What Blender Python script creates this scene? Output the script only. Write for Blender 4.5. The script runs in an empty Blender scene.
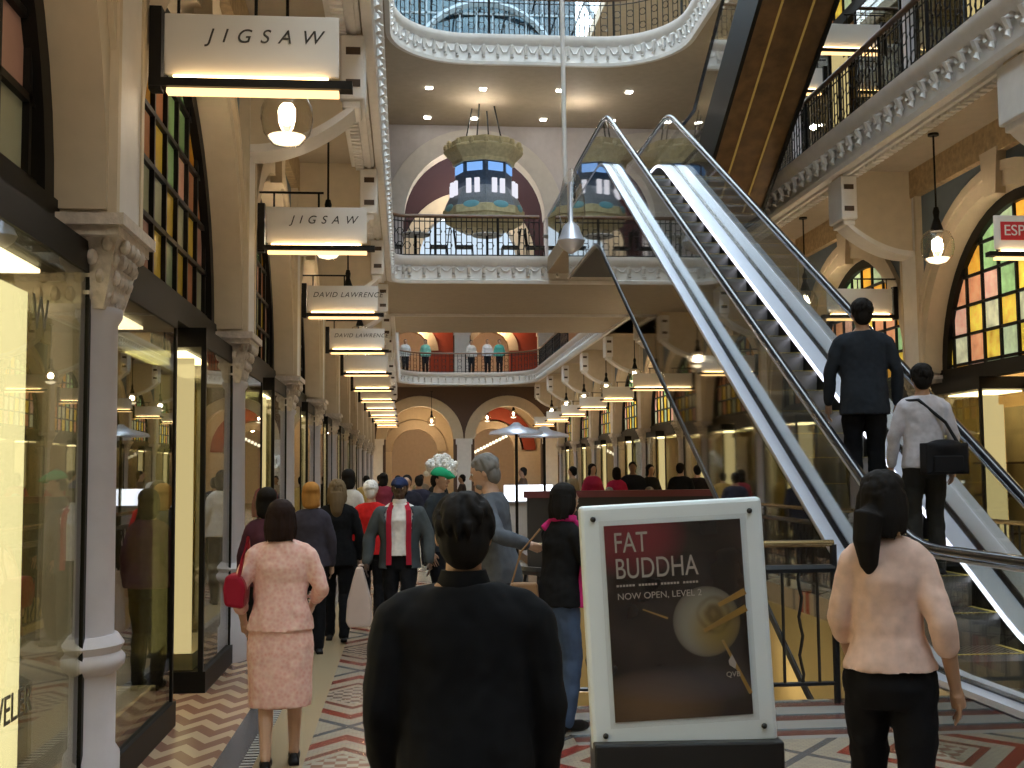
import bpy, bmesh, math, random
from math import sin, cos, pi, radians, sqrt, atan2
from mathutils import Vector as V, Matrix
random.seed(7)
SC = bpy.context.scene
COL = SC.collection
CX = 2.97            # centre line of the arcade
B = 5.0              # bay length
Y0 = 6.36            # first column

# ------------------------------------------------------------------ materials
class N:
    def __init__(s, name):
        s.m = bpy.data.materials.new(name); s.m.use_nodes = True
        s.t = s.m.node_tree; s.t.nodes.clear()
        s.out = s.t.nodes.new('ShaderNodeOutputMaterial')
    def n(s, typ, **kw):
        x = s.t.nodes.new(typ)
        for k, v in kw.items(): setattr(x, k, v)
        return x
    def l(s, a, b): s.t.links.new(a, b)
    def setin(s, sock, v):
        if isinstance(v, (int, float)): sock.default_value = v
        else: s.l(v, sock)
    def math(s, op, a, b=0.0, c=None):
        x = s.n('ShaderNodeMath', operation=op)
        s.setin(x.inputs[0], a); s.setin(x.inputs[1], b)
        if c is not None: s.setin(x.inputs[2], c)
        return x.outputs[0]
    def coords(s):
        tc = s.n('ShaderNodeTexCoord'); sp = s.n('ShaderNodeSeparateXYZ')
        s.l(tc.outputs['Object'], sp.inputs[0]); return tc.outputs['Object'], sp.outputs
    def mix(s, f, a, b):
        x = s.n('ShaderNodeMix', data_type='RGBA')
        s.setin(x.inputs[0], f)
        for i, v in ((6, a), (7, b)):
            if isinstance(v, tuple): x.inputs[i].default_value = (*v[:3], 1)
            else: s.l(v, x.inputs[i])
        return x.outputs[2]
    def bsdf(s, col, rough=.5, metal=0, **kw):
        b = s.n('ShaderNodeBsdfPrincipled')
        if isinstance(col, tuple): b.inputs['Base Color'].default_value = (*col[:3], 1)
        else: s.l(col, b.inputs['Base Color'])
        s.setin(b.inputs['Roughness'], rough); b.inputs['Metallic'].default_value = metal
        for k, v in kw.items(): b.inputs[k].default_value = v
        s.l(b.outputs[0], s.out.inputs[0]); return b

def pm(name, col, rough=.55, metal=0., noise=.12, scale=6., bump=0., emit=None, es=0., spec=None, stretch=None):
    k = N(name); tc, xyz = k.coords()
    nz = k.n('ShaderNodeTexNoise'); nz.inputs['Scale'].default_value = scale; nz.inputs['Detail'].default_value = 4
    if stretch:
        mp = k.n('ShaderNodeMapping'); mp.inputs['Scale'].default_value = stretch
        k.l(tc, mp.inputs[0]); k.l(mp.outputs[0], nz.inputs['Vector'])
    else: k.l(tc, nz.inputs['Vector'])
    lo = tuple(c*(1-noise) for c in col); hi = tuple(min(1, c*(1+noise)) for c in col)
    b = k.bsdf(k.mix(nz.outputs[0], lo, hi), rough, metal)
    if spec is not None: b.inputs['Specular IOR Level'].default_value = spec
    if emit: b.inputs['Emission Color'].default_value = (*emit, 1); b.inputs['Emission Strength'].default_value = es
    if bump:
        bp = k.n('ShaderNodeBump'); bp.inputs['Strength'].default_value = bump; bp.inputs['Distance'].default_value = .01
        k.l(nz.outputs[0], bp.inputs['Height']); k.l(bp.outputs[0], b.inputs['Normal'])
    return k.m

def glass(name, tint=(1, 1, 1), ior=1.5, boost=1.0, rough=.0):
    k = N(name)
    tr = k.n('ShaderNodeBsdfTransparent'); tr.inputs[0].default_value = (*tint, 1)
    gl = k.n('ShaderNodeBsdfGlossy'); gl.inputs['Roughness'].default_value = rough
    ge = k.n('ShaderNodeNewGeometry'); dt = k.n('ShaderNodeVectorMath', operation='DOT_PRODUCT')
    k.l(ge.outputs['Normal'], dt.inputs[0]); k.l(ge.outputs['Incoming'], dt.inputs[1])
    c = k.math('SUBTRACT', 1., k.math('ABSOLUTE', dt.outputs['Value']))
    f = k.math('MINIMUM', k.math('MULTIPLY', k.math('MULTIPLY_ADD', k.math('POWER', c, 5.), .96, ((ior-1)/(ior+1))**2), boost), 1.0)
    mx = k.n('ShaderNodeMixShader'); k.l(f, mx.inputs[0]); k.l(tr.outputs[0], mx.inputs[1]); k.l(gl.outputs[0], mx.inputs[2])
    k.l(mx.outputs[0], k.out.inputs[0]); return k.m

def emis(name, col, s):
    k = N(name); e = k.n('ShaderNodeEmission'); nz = k.n('ShaderNodeTexNoise'); nz.inputs['Scale'].default_value = 3
    k.l(k.mix(nz.outputs[0], tuple(c*.96 for c in col), col), e.inputs[0]); e.inputs[1].default_value = s
    k.l(e.outputs[0], k.out.inputs[0]); return k.m

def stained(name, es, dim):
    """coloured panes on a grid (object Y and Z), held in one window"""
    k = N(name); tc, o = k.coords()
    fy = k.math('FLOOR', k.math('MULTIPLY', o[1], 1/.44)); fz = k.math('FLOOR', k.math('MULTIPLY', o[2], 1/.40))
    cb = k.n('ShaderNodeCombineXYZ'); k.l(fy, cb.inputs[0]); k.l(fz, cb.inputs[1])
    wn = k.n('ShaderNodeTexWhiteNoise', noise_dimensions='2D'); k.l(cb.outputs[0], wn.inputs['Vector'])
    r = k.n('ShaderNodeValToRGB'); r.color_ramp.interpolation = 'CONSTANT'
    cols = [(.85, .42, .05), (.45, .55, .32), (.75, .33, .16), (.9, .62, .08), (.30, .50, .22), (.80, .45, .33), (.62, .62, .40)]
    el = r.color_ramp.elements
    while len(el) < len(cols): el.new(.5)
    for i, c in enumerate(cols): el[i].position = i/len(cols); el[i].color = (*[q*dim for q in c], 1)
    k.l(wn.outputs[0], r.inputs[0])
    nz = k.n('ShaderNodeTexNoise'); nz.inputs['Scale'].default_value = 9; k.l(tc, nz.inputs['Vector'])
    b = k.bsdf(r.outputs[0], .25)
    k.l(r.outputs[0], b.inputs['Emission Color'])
    k.l(k.math('MULTIPLY', nz.outputs[0], es*2), b.inputs['Emission Strength'])  # emission stands in for shop light shining through the panes
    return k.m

M = {}
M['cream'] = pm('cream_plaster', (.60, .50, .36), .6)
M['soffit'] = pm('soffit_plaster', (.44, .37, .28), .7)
M['white'] = pm('white_plaster', (.74, .71, .68), .5)
M['lilac'] = pm('column_paint', (.62, .59, .62), .35)
M['capital'] = pm('carved_stone', (.62, .54, .46), .55, noise=.35, scale=25, bump=.8)
M['blue'] = pm('blue_grey_wall', (.13, .17, .21), .6)
M['band'] = pm('stencilled_band', (.42, .30, .16), .6, noise=.6, scale=14)
M['brown'] = pm('dark_brown_wall', (.10, .055, .035), .6)
M['red'] = pm('red_wall', (.30, .045, .018), .6)
M['maroon'] = pm('maroon_wall', (.04, .008, .010), .6)
M['frame'] = pm('black_window_frame', (.010, .009, .008), .45, spec=.15)
M['iron'] = pm('black_cast_iron', (.010, .011, .014), .35)
M['wood'] = pm('dark_wood_rail', (.14, .07, .035), .3, stretch=(1, 1, 8))
M['brass'] = pm('brass_rail', (.55, .40, .20), .25, metal=1)
M['glass'] = glass('shop_glass', (.76, .77, .68), 1.5, 1.2)
M['eglass'] = glass('balustrade_glass', (.90, .92, .89), 1.5, 1.6)
M['lglass'] = glass('lamp_globe_glass', (.96, .94, .9), 1.45, 1.6)
M['rglass'] = glass('roof_glass', (.93, .97, 1.0), 1.4, 1.0)
M['bulb'] = emis('bulb_glow', (1, .86, .62), 28)
M['tube'] = emis('sign_tube_glow', (1, .62, .26), 2.2)
M['tubew'] = emis('downlight_glow', (1, .95, .85), 25)
M['strip'] = emis('skirt_light_glow', (.82, .84, 1), 3.0)
M['lbox'] = emis('lightbox_cream', (1, .86, .52), 2.3)
M['stL'] = stained('stained_glass_dim', .05, .55)  # same panes, colour and glow turned down for the dim side
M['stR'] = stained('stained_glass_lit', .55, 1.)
M['signpanel'] = pm('frosted_sign_panel', (.72, .70, .67), .5, noise=.03)
M['text'] = pm('sign_lettering', (.03, .025, .02), .5)
M['steel'] = pm('brushed_steel', (.66, .69, .80), .3, metal=.45, noise=.06, scale=3)
M['mirror'] = pm('mirror_cladding', (.50, .50, .47), .03, metal=1, noise=.04, scale=1.5)
M['rubber'] = pm('black_rubber_handrail', (.012, .012, .016), .22)
M['step'] = pm('grooved_step_metal', (.16, .155, .15), .35, metal=.6, noise=.25, scale=40, stretch=(14, 1, 1))
M['stepedge'] = pm('step_edge_yellow', (.60, .45, .10), .5)
M['under'] = pm('bronze_soffit_cladding', (.16, .085, .03), .45, metal=.2, noise=.8, scale=5)
M['posterframe'] = pm('pale_grey_frame', (.66, .72, .76), .35, noise=.04)
M['black'] = pm('black_lacquer', (.008, .008, .009), .4)
M['goldwall'] = pm('shop_gold_wall', (.70, .52, .28), .6, noise=.3, scale=1.2)
M['shopfloor'] = pm('shop_floor_wood', (.20, .12, .06), .4)
M['shelf'] = pm('shop_dark_shelf', (.06, .035, .02), .5)
M['redcloth'] = pm('red_garments', (.45, .03, .03), .8)
M['whitecloth'] = pm('pale_garments', (.6, .55, .45), .8)
M['cladding'] = pm('lower_ground_wall', (.34, .27, .12), .3)

# ------------------------------------------------------------------ floor material
def floor_mat():
    k = N('mosaic_floor'); tc, o = k.coords(); x, y = o[0], o[1]
    F = lambda v, s, a=0.: k.math('FRACT', k.math('MULTIPLY_ADD', v, s, a))
    tri = k.math('PINGPONG', k.math('MULTIPLY', x, 4.2), .5)
    zz = k.math('FRACT', k.math('ADD', k.math('MULTIPLY', y, 2.6), k.math('MULTIPLY', tri, 1.1)))
    zc = k.mix(k.math('GREATER_THAN', zz, .48), (.60, .42, .27), (.30, .15, .10))
    # field: cream tesserae with red and dark lozenges
    u = k.math('ABSOLUTE', k.math('SUBTRACT', F(x, 1/1.9, .71), .5))
    v = k.math('ABSOLUTE', k.math('SUBTRACT', F(y, 1/2.3, .41), .5))
    d = k.math('ADD', u, v)
    ring = k.math('LESS_THAN', k.math('ABSOLUTE', k.math('SUBTRACT', d, .36)), .035)
    ring2 = k.math('LESS_THAN', k.math('ABSOLUTE', k.math('SUBTRACT', d, .50)), .02)
    ring3 = k.math('LESS_THAN', k.math('ABSOLUTE', k.math('SUBTRACT', d, .22)), .02)
    br = k.n('ShaderNodeTexBrick'); k.l(tc, br.inputs[0]); br.inputs['Scale'].default_value = 9
    br.inputs['Color1'].default_value = (.42, .36, .27, 1); br.inputs['Color2'].default_value = (.36, .31, .24, 1); br.inputs['Mortar'].default_value = (.28, .22, .18, 1)
    c = k.mix(ring, br.outputs[0], (.26, .035, .02))
    c = k.mix(ring2, c, (.10, .10, .11)); c = k.mix(ring3, c, (.20, .05, .03))
    inner = k.math('LESS_THAN', d, .16)
    chk = k.n('ShaderNodeTexChecker'); k.l(tc, chk.inputs[0]); chk.inputs['Scale'].default_value = 14
    chk.inputs[1].default_value = (.38, .33, .27, 1); chk.inputs[2].default_value = (.24, .13, .09, 1)
    c = k.mix(inner, c, chk.outputs[0])
    def band(a, b): return k.math('MULTIPLY', k.math('GREATER_THAN', x, a), k.math('LESS_THAN', x, b))
    c = k.mix(band(-.92, -.62), c, (.42, .32, .2))
    dots = k.mix(k.math('GREATER_THAN', F(y, 14.), .45), (.6, .58, .55), (.08, .07, .07))
    c = k.mix(band(-1.0, -.92), c, dots)
    c = k.mix(band(-1.16, -1.0), c, (.13, .12, .13))
    c = k.mix(k.math('LESS_THAN', x, -1.16), c, zc)
    # striped marble border in front of the stairwell
    fr = k.math('MULTIPLY', k.math('GREATER_THAN', y, 7.5), k.math('GREATER_THAN', x, 1.1))
    st = k.math('FRACT', k.math('MULTIPLY', y, 2.2))
    sc_ = k.mix(k.math('GREATER_THAN', st, .7), (.34, .32, .30), (.15, .05, .04))
    sc_ = k.mix(k.math('LESS_THAN', st, .15), sc_, (.10, .14, .16))
    c = k.mix(k.math('MULTIPLY', fr, k.math('LESS_THAN', y, 8.7)), c, sc_)
    k.bsdf(k.mix(.18, c, (.02, .018, .015)), .26); return k.m
M['floor'] = floor_mat()

# ------------------------------------------------------------------ mesh helpers
class MB:
    def __init__(s): s.v = []; s.f = []
    def add(s, vs, fs):
        b = len(s.v); s.v += [tuple(p) for p in vs]; s.f += [tuple(i+b for i in f) for f in fs]; return s
    def box(s, x0, x1, y0, y1, z0, z1):
        x0, x1 = sorted((x0, x1)); y0, y1 = sorted((y0, y1)); z0, z1 = sorted((z0, z1))
        return s.add([(x0, y0, z0), (x1, y0, z0), (x1, y1, z0), (x0, y1, z0), (x0, y0, z1), (x1, y0, z1), (x1, y1, z1), (x0, y1, z1)],
              [(0, 3, 2, 1), (4, 5, 6, 7), (0, 1, 5, 4), (1, 2, 6, 5), (2, 3, 7, 6), (3, 0, 4, 7)])
    def prism(s, pts, axis, a, b):
        """pts: 2-D outline; extruded along axis between a and b"""
        def P(p, t):
            return {'x': (t, p[0], p[1]), 'y': (p[0], t, p[1]), 'z': (p[0], p[1], t)}[axis]
        n = len(pts)
        return s.add([P(p, a) for p in pts]+[P(p, b) for p in pts],
              [tuple(range(n))[::-1], tuple(range(n, 2*n))]+[(i, (i+1) % n, n+(i+1) % n, n+i) for i in range(n)])
    def rings(s, rs, cap=True, closed=True):
        n = len(rs[0]); vs = [p for r in rs for p in r]; fs = []
        for j in range(len(rs)-1):
            for i in range(n if closed else n-1):
                a = j*n+i; b = j*n+(i+1) % n; fs.append((a, b, b+n, a+n))
        if cap: fs.append(tuple(range(n))[::-1]); fs.append(tuple(range((len(rs)-1)*n, len(rs)*n)))
        return s.add(vs, fs)
    def lathe(s, prof, c=(0, 0, 0), n=16, sq=False):
        rs = []
        for r, z in prof:
            rs.append([(c[0]+r*cos(2*pi*(i+.5)/n)*(sqrt(2) if sq else 1), c[1]+r*sin(2*pi*(i+.5)/n)*(sqrt(2) if sq else 1), c[2]+z) for i in range(n)])
        return s.rings(rs)
    def tube(s, pts, r, n=8, cap=True):
        pts = [V(p) for p in pts]; rs = []
        rr = r if isinstance(r, (list, tuple)) else [r]*len(pts)
        for i, p in enumerate(pts):
            d = (pts[min(i+1, len(pts)-1)]-pts[max(i-1, 0)]).normalized()
            a = d.cross(V((0, 0, 1))) if abs(d.z) < .95 else d.cross(V((0, 1, 0)))
            a.normalize(); b = d.cross(a).normalized()
            rs.append([p+(a*cos(2*pi*k/n)+b*sin(2*pi*k/n))*rr[i] for k in range(n)])
        return s.rings(rs, cap)
    def ball(s, c, r, n=12, m=8, top=1., bot=-1.):
        if not isinstance(r, (tuple, list)): r = (r, r, r)
        rs = []
        for j in range(m+1):
            t = -pi/2+pi*j/m; t = max(math.asin(bot), min(math.asin(top), t)); q = max(cos(t), .01)
            rs.append([(c[0]+r[0]*q*cos(2*pi*i/n), c[1]+r[1]*q*sin(2*pi*i/n), c[2]+r[2]*sin(t)) for i in range(n)])
        return s.rings(rs)
    def arcband(s, cy, cz, r0, r1, x0, x1, a0=0, a1=pi, n=28):
        """half ring in the YZ plane, from x0 to x1"""
        rs = []
        for i in range(n+1):
            a = a0+(a1-a0)*i/n
            rs.append([(x, cy+r*cos(a), cz+r*sin(a)) for x, r in ((x0, r0), (x1, r0), (x1, r1), (x0, r1))])
        return s.rings(rs)
    def xform(s, Mx):
        s.v = [tuple(Mx @ V(p)) for p in s.v]; return s
    def build(s, name, m, parent=None, smooth=False, kind=None, label=None, bevel=0, loc=None):
        me = bpy.data.meshes.new(name); me.from_pydata(s.v, [], s.f); me.update()
        bm = bmesh.new(); bm.from_mesh(me); bmesh.ops.recalc_face_normals(bm, faces=bm.faces); bm.to_mesh(me); bm.free()
        me.materials.append(m)
        if smooth:
            me.polygons.foreach_set('use_smooth', [True]*len(me.polygons))
            try: me.set_sharp_from_angle(angle=radians(50))
            except Exception: pass
        o = bpy.data.objects.new(name, me); COL.objects.link(o)
        if parent: o.parent = parent
        if kind: o['kind'] = kind
        if label: o['label'] = label
        if loc: o.location = loc
        if bevel:
            md = o.modifiers.new('bevel', 'BEVEL'); md.width = bevel; md.segments = 2; md.limit_method = 'ANGLE'
        return o

def tag(o, label, cat, group=None):
    o['label'] = label; o['category'] = cat
    if group: o['group'] = group
    return o
def thing(name, label, cat, loc=(0, 0, 0), rz=0., group=None):
    o = bpy.data.objects.new(name, None); COL.objects.link(o); o.location = loc; o.rotation_euler = (0, 0, rz)
    o.empty_display_size = .1
    return tag(o, label, cat, group)
def dup(root, loc, label=None, group=None, skip=()):
    def cp(o, par):
        c = o.copy(); COL.objects.link(c)
        c.parent = par
        for ch in list(o.children):
            if ch.name.split('.')[0] not in skip: cp(ch, c)
        return c
    r = cp(root, None); r.location = loc
    if label: r['label'] = label
    if group: r['group'] = group
    return r
def text(s, size, m, parent, loc, rot, name='lettering', shear=0, ext=.004, space=1., align='CENTER', sx=1.):
    cu = bpy.data.curves.new(name, 'FONT'); cu.body = s; cu.size = size; cu.shear = shear; cu.extrude = ext
    cu.space_character = space; cu.align_x = align; cu.align_y = 'CENTER'
    tmp = bpy.data.objects.new('tmp', cu); COL.objects.link(tmp)
    bpy.context.view_layer.update()
    me = bpy.data.meshes.new_from_object(tmp.evaluated_get(bpy.context.evaluated_depsgraph_get()))
    bpy.data.objects.remove(tmp); me.materials.clear(); me.materials.append(m)
    o = bpy.data.objects.new(name, me); COL.objects.link(o); o.parent = parent; o.location = loc; o.rotation_euler = rot; o.scale = (sx, 1, 1)
    return o
def struct(name, mb, m, **k): return mb.build(name, m, kind='structure', **k)
def QX(s, q): return CX+s*q
ORD = ['first', 'second', 'third', 'fourth', 'fifth', 'sixth', 'seventh', 'eighth', 'ninth', 'tenth', 'eleventh', 'twelfth']
NB = 10  # columns per side: Y0 + 5k
YE = 57.0

# ------------------------------------------------------------------ shell
HX0, HX1, HY0, HY1 = .92, 6.1, 8.75, 20.5
fl = MB()
fl.box(-2.3, 8.3, -14, HY0, -.3, 0).box(-2.3, HX0, HY0, HY1, -.3, 0).box(HX1, 8.3, HY0, HY1, -.3, 0).box(-2.3, 8.3, HY1, 72, -.3, 0)
struct('floor', fl, M['floor'])
struct('floor_lower', MB().box(-1, 8, 7, 24, -4.6, -4.4), M['shopfloor'])
pw = MB(); pw.box(HX0-.2, HX0, HY0, HY1, -4.4, -.3).box(HX1, HX1+.2, HY0, HY1, -4.4, -.3).box(HX0, HX1, HY0-.2, HY0, -4.4, -.3).box(HX0, HX1, HY1, HY1+.2, -4.4, -.3)
struct('wall_stairwell', pw, M['cladding'])
for s, nm in ((-1, 'left'), (1, 'right')):
    struct('wall_shop_back_'+nm, MB().box(QX(s, 8.3), QX(s, 8.5), -14, 72, 0, 17), M['goldwall'])
    struct('floor_shop_'+nm, MB().box(QX(s, 4.9), QX(s, 8.3), -14, 72, -.25, .02), M['shopfloor'])
struct('wall_back', MB().box(-6, 12, -14.3, -14, 0, 17), M['cream'])
struct('wall_far', MB().box(-6, 12, 72, 72.3, 0, 17), M['white'])

def void_path(ya, yb, q, ra, rb, n=10):
    """closed outline of an opening between ya and yb with rounded corners"""
    x0, x1 = CX-q, CX+q; P = []
    def arc(cx, cy, r, a0, a1):
        if r < .05: P.append((cx, cy)); return
        for i in range(n+1):
            a = a0+(a1-a0)*i/n; P.append((cx+r*cos(a), cy+r*sin(a)))
    arc(x0+ra, ya+ra, ra, pi*1.5, pi); arc(x0+rb, yb-rb, rb, pi, pi/2); arc(x1-rb, yb-rb, rb, pi/2, 0); arc(x1-ra, ya+ra, ra, 0, -pi/2)
    return P
Q = 3.38
YB0, YB1 = 26.2, 31.7
def corner_patch(mb, x, y, sx, sy, r, z0, z1, n=10):
    """fillet between a corner at (x,y) and the arc inside the opening"""
    pts = [(x, y)]; cx, cy = x+sx*r, y+sy*r
    for i in range(n+1):
        a = (pi/2)*i/n
        pts.append((cx-sx*r*cos(a), cy-sy*r*sin(a)))
    mb.prism(pts, 'z', z0, z1)
def level(n, z0, z1, r1, r2, over):
    sl = MB()
    for s in (-1, 1): sl.box(QX(s, Q), QX(s, 8.4), -14, 72, z0, z1)
    sl.box(QX(-1, Q), QX(1, Q), YB0, YB1, z0, z1); sl.box(QX(-1, Q), QX(1, Q), YE, 72, z0, z1); sl.box(QX(-1, Q), QX(1, Q), -14, -12, z0, z1)
    for s in (-1, 1):
        corner_patch(sl, QX(s, Q), YB0, -s, -1, r1, z0, z1); corner_patch(sl, QX(s, Q), YE, -s, -1, r2, z0, z1)
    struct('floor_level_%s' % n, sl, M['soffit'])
    P1 = void_path(-12, YB0, Q, .05, r1); P2 = void_path(YB1, YE, Q, .05, r2)
    return P1, P2
def sweep(mb, path, prof, closed=True):
    """prof: (inward offset, z) pairs; path counter-clockwise or not, offset towards the opening's middle"""
    n = len(path); cxm = sum(p[0] for p in path)/n; rs = []
    for i, p in enumerate(path):
        a = V((*path[i-1], 0)); b = V((*path[(i+1) % n], 0)); d = (b-a)
        if d.length < 1e-6: d = V((0, 1, 0))
        d.normalize(); nn = V((d.y, -d.x, 0))
        rs.append([(p[0]+nn.x*o, p[1]+nn.y*o, z) for o, z in prof])
    rs.append(rs[0])
    mb.rings(rs, cap=False)
def resample(path, step):
    out = []; n = len(path)
    for i in range(n):
        a = V((*path[i], 0)); b = V((*path[(i+1) % n], 0)); L = (b-a).length
        if L < 1e-6: continue
        d = (b-a)/L; k = max(1, round(L/step)) if L > step*.6 else 0
        if k == 0:
            if not out or (V((*out[-1][0], 0))-a).length > step*.75: out.append(((a.x, a.y), d))
            continue
        for j in range(k): p = a+d*(L*j/k); out.append(((p.x, p.y), d))
    return out
def frieze(path, z0, z1, num, det=True):
    h = z1-z0; mb = MB()
    sweep(mb, path, [(0, z0-.07), (.10, z0-.07), (.12, z0), (.05, z0+.03), (.05, z1-.20), (.14, z1-.14), (.18, z1-.03), (.18, z1+.02), (0, z1+.02)])
    # scroll brackets and scallops
    for (p, d) in resample(path, .33):
        nn = V((d.y, -d.x, 0)); P = V((*p, 0))
        def pt(a, o, z): q = P+d*a+nn*o; return (q.x, q.y, z)
        mb.tube([pt(0, .06, z1-.20), pt(0, .15, z1-.26), pt(0, .10, z0+.16), pt(0, .14, z0+.08)], [.045, .05, .035, .045], n=6)
        if det: mb.tube([pt(.06, .06, z1-.24), pt(.13, .08, z0+.22), pt(.20, .08, z0+.22), pt(.27, .06, z1-.24)], .022, n=4)
    return struct('trim_%s' % num, mb, M['white'], smooth=True)
def railing(path, z, label, name='balcony_railing', keep=None, step=.12, top=.98, m=None):
    pts = resample(path, step)
    if keep: pts = [q for q in pts if keep(*q[0])]
    t = thing(name, label, 'railing', (0, 0, 0))
    b1 = MB()
    segs = [[]]
    for q in pts:
        if segs[-1] and (V(q[0])-V(segs[-1][-1][0])).length > .6: segs.append([])
        segs[-1].append(q)
    hand = MB(); low = MB()
    for sg in segs:
        if len(sg) < 2: continue
        off = [(p[0]-d.y*.06, p[1]+d.x*.06) for p, d in sg]
        hand.tube([(x, y, z+top) for x, y in off], .045, n=8)
        for zz in (z+.08, z+top-.12): low.tube([(x, y, zz) for x, y in off], .014, n=4)
        for i, (x, y) in enumerate(off):
            d = sg[i][1]
            b1.tube([(x, y, z), (x, y, z+top)], .011 if i % 12 else .03, n=4)
            if i % 2 == 0 and i+1 < len(off):
                c = ((x+off[i+1][0])/2, (y+off[i+1][1])/2)
                for zc, rr in ((z+.62, .085), (z+.30, .085)):
                    b1.tube([(c[0]+d.x*rr*cos(a), c[1]+d.y*rr*cos(a), zc+rr*sin(a)) for a in [k*pi/3 for k in range(7)]], .012, n=3, cap=False)
    hand.build('handrail', M['wood'], t, smooth=True); low.build('rail_bar', M['iron'], t)
    o = b1.build('baluster', m or M['iron'], t); o['kind'] = 'stuff'
    return t
Z1, Z1b, Z2, Z2b = 6.65, 6.12, 11.85, 11.25
p1, p2 = level('one', Z1b, Z1, .5, 2.4, False)
frieze(p1, Z1b, Z1, '1'); frieze(p2, Z1b, Z1, '2', False)
railing(p1, Z1, 'black ironwork balcony railing with wooden handrail round the near level-one opening', keep=lambda x, y: y > 3 and not (y > YB0-.3 and 3.2 < x < 6.2))
railing(p2, Z1, 'iron balcony railing curving across the far end of the hall', keep=lambda x, y: y > 45, step=.2)
p3, p4 = level('two', Z2b, Z2, 1.9, 2.4, False)
frieze(p3, Z2b, Z2, '3')
railing(p3, Z2, 'slender iron railing on the rounded top balcony', keep=lambda x, y: y > 17)
for s in (-1, 1):   # unseen roof over the upper side galleries, put in to block sky light
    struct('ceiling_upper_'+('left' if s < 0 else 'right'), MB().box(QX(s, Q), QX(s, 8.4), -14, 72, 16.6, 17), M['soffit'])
# beads along the near edge soffit
bd = MB()
for s in (-1, 1):
    x0, x1 = QX(s, Q+.02), QX(s, Q+.34)
    bd.box(x0, x1, 0, 26, Z1b-.05, Z1b); bd.box(QX(s, Q+.06), QX(s, Q+.12), 0, 26, Z1b-.09, Z1b-.05)
    for i in range(170):
        y = .1+i*.15; bd.box(QX(s, Q+.16), QX(s, Q+.28), y, y+.09, Z1b-.10, Z1b-.05)
struct('trim_4', bd, M['white'])
# glazed roof: arched steel ribs and panes
rb = MB(); pn = MB()
R = 3.9; zc = 16.8
for i in range(16):
    y = -13.6+i*5.3
    rb.tube([(CX-R*cos(a), y, zc+R*.8*sin(a)) for a in [pi*k/12 for k in range(13)]], .10, n=5)
for k in range(1, 12):
    a = pi*k/12; rb.tube([(CX-R*cos(a), -14, zc+R*.8*sin(a)), (CX-R*cos(a), 66, zc+R*.8*sin(a))], .035, n=4)
pn.rings([[(CX-R*cos(pi*k/12), y, zc+R*.8*sin(pi*k/12)) for k in range(13)] for y in (-14, 72)], cap=False, closed=False)
struct('trim_5', rb, pm('roof_rib_paint', (.25, .30, .34), .5)); struct('window_1', pn, M['rglass'])
# added tinted screen in the roof vault, dimming the sky behind its lattice
gb = MB()
for i in range(12):
    x = CX-3.4+i*.62; gb.box(x-.03, x+.03, 42, 42.08, 16.7, 19.8)
for i in range(4): gb.box(CX-3.4, CX+3.4, 42, 42.08, 16.8+i*1.0, 16.88+i*1.0)
gb.tube([(CX-2.6*cos(a), 41.9, 16.8+2.4*sin(a)) for a in [pi*k/16 for k in range(17)]], .14, n=5)
struct('sky_screen_pane', MB().box(CX-3.4, CX+3.4, 42.12, 42.14, 16.7, 19.9), glass('sky_dimming_glass', (.17, .215, .24), 1.4, 1.0))
struct('sky_screen_lattice', gb, pm('sky_screen_paint', (.16, .21, .24), .5))

# ------------------------------------------------------------------ arcade walls
def arch_wall(s, zbase, ztop, spring, name, ys, ye, r=2.2, q0=4.55, q1=4.86, m=None):
    mb = MB(); n = 24; k = 0; y = ys
    while y < ye:
        cy = y+2.5
        L = [(cy-2.5, spring)]+[(cy-r*cos(pi*i/n), spring+r*sin(pi*i/n)) for i in range(n+1)]+[(cy+2.5, spring)]
        for a, b in zip(L, L[1:]):
            mb.add([(QX(s, q), yy, zz) for q in (q0, q1) for yy, zz in (a, b, (b[0], ztop), (a[0], ztop))],
                   [(0, 1, 2, 3), (7, 6, 5, 4), (0, 4, 5, 1)])
        y += B
    struct(name, mb, m or M['blue'])
for s, nm in ((-1, 'left'), (1, 'right')):
    arch_wall(s, 0, Z1b, 3.12, 'wall_'+nm, Y0-15, Y0+49, 2.2)
    bb = MB().box(QX(s, 4.44), QX(s, 4.56), -8.6, 60, 5.72, Z1b)
    struct('trim_'+('6' if s < 0 else '7'), bb, M['band'])
arch_wall(1, Z1, Z2b, Z1+3.12, 'wall_right_upper', Y0-5, Y0+19, 2.2)
arch_wall(-1, Z1, Z2b, Z1+3.12, 'wall_left_upper', Y0-5, Y0+19, 2.2)

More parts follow.
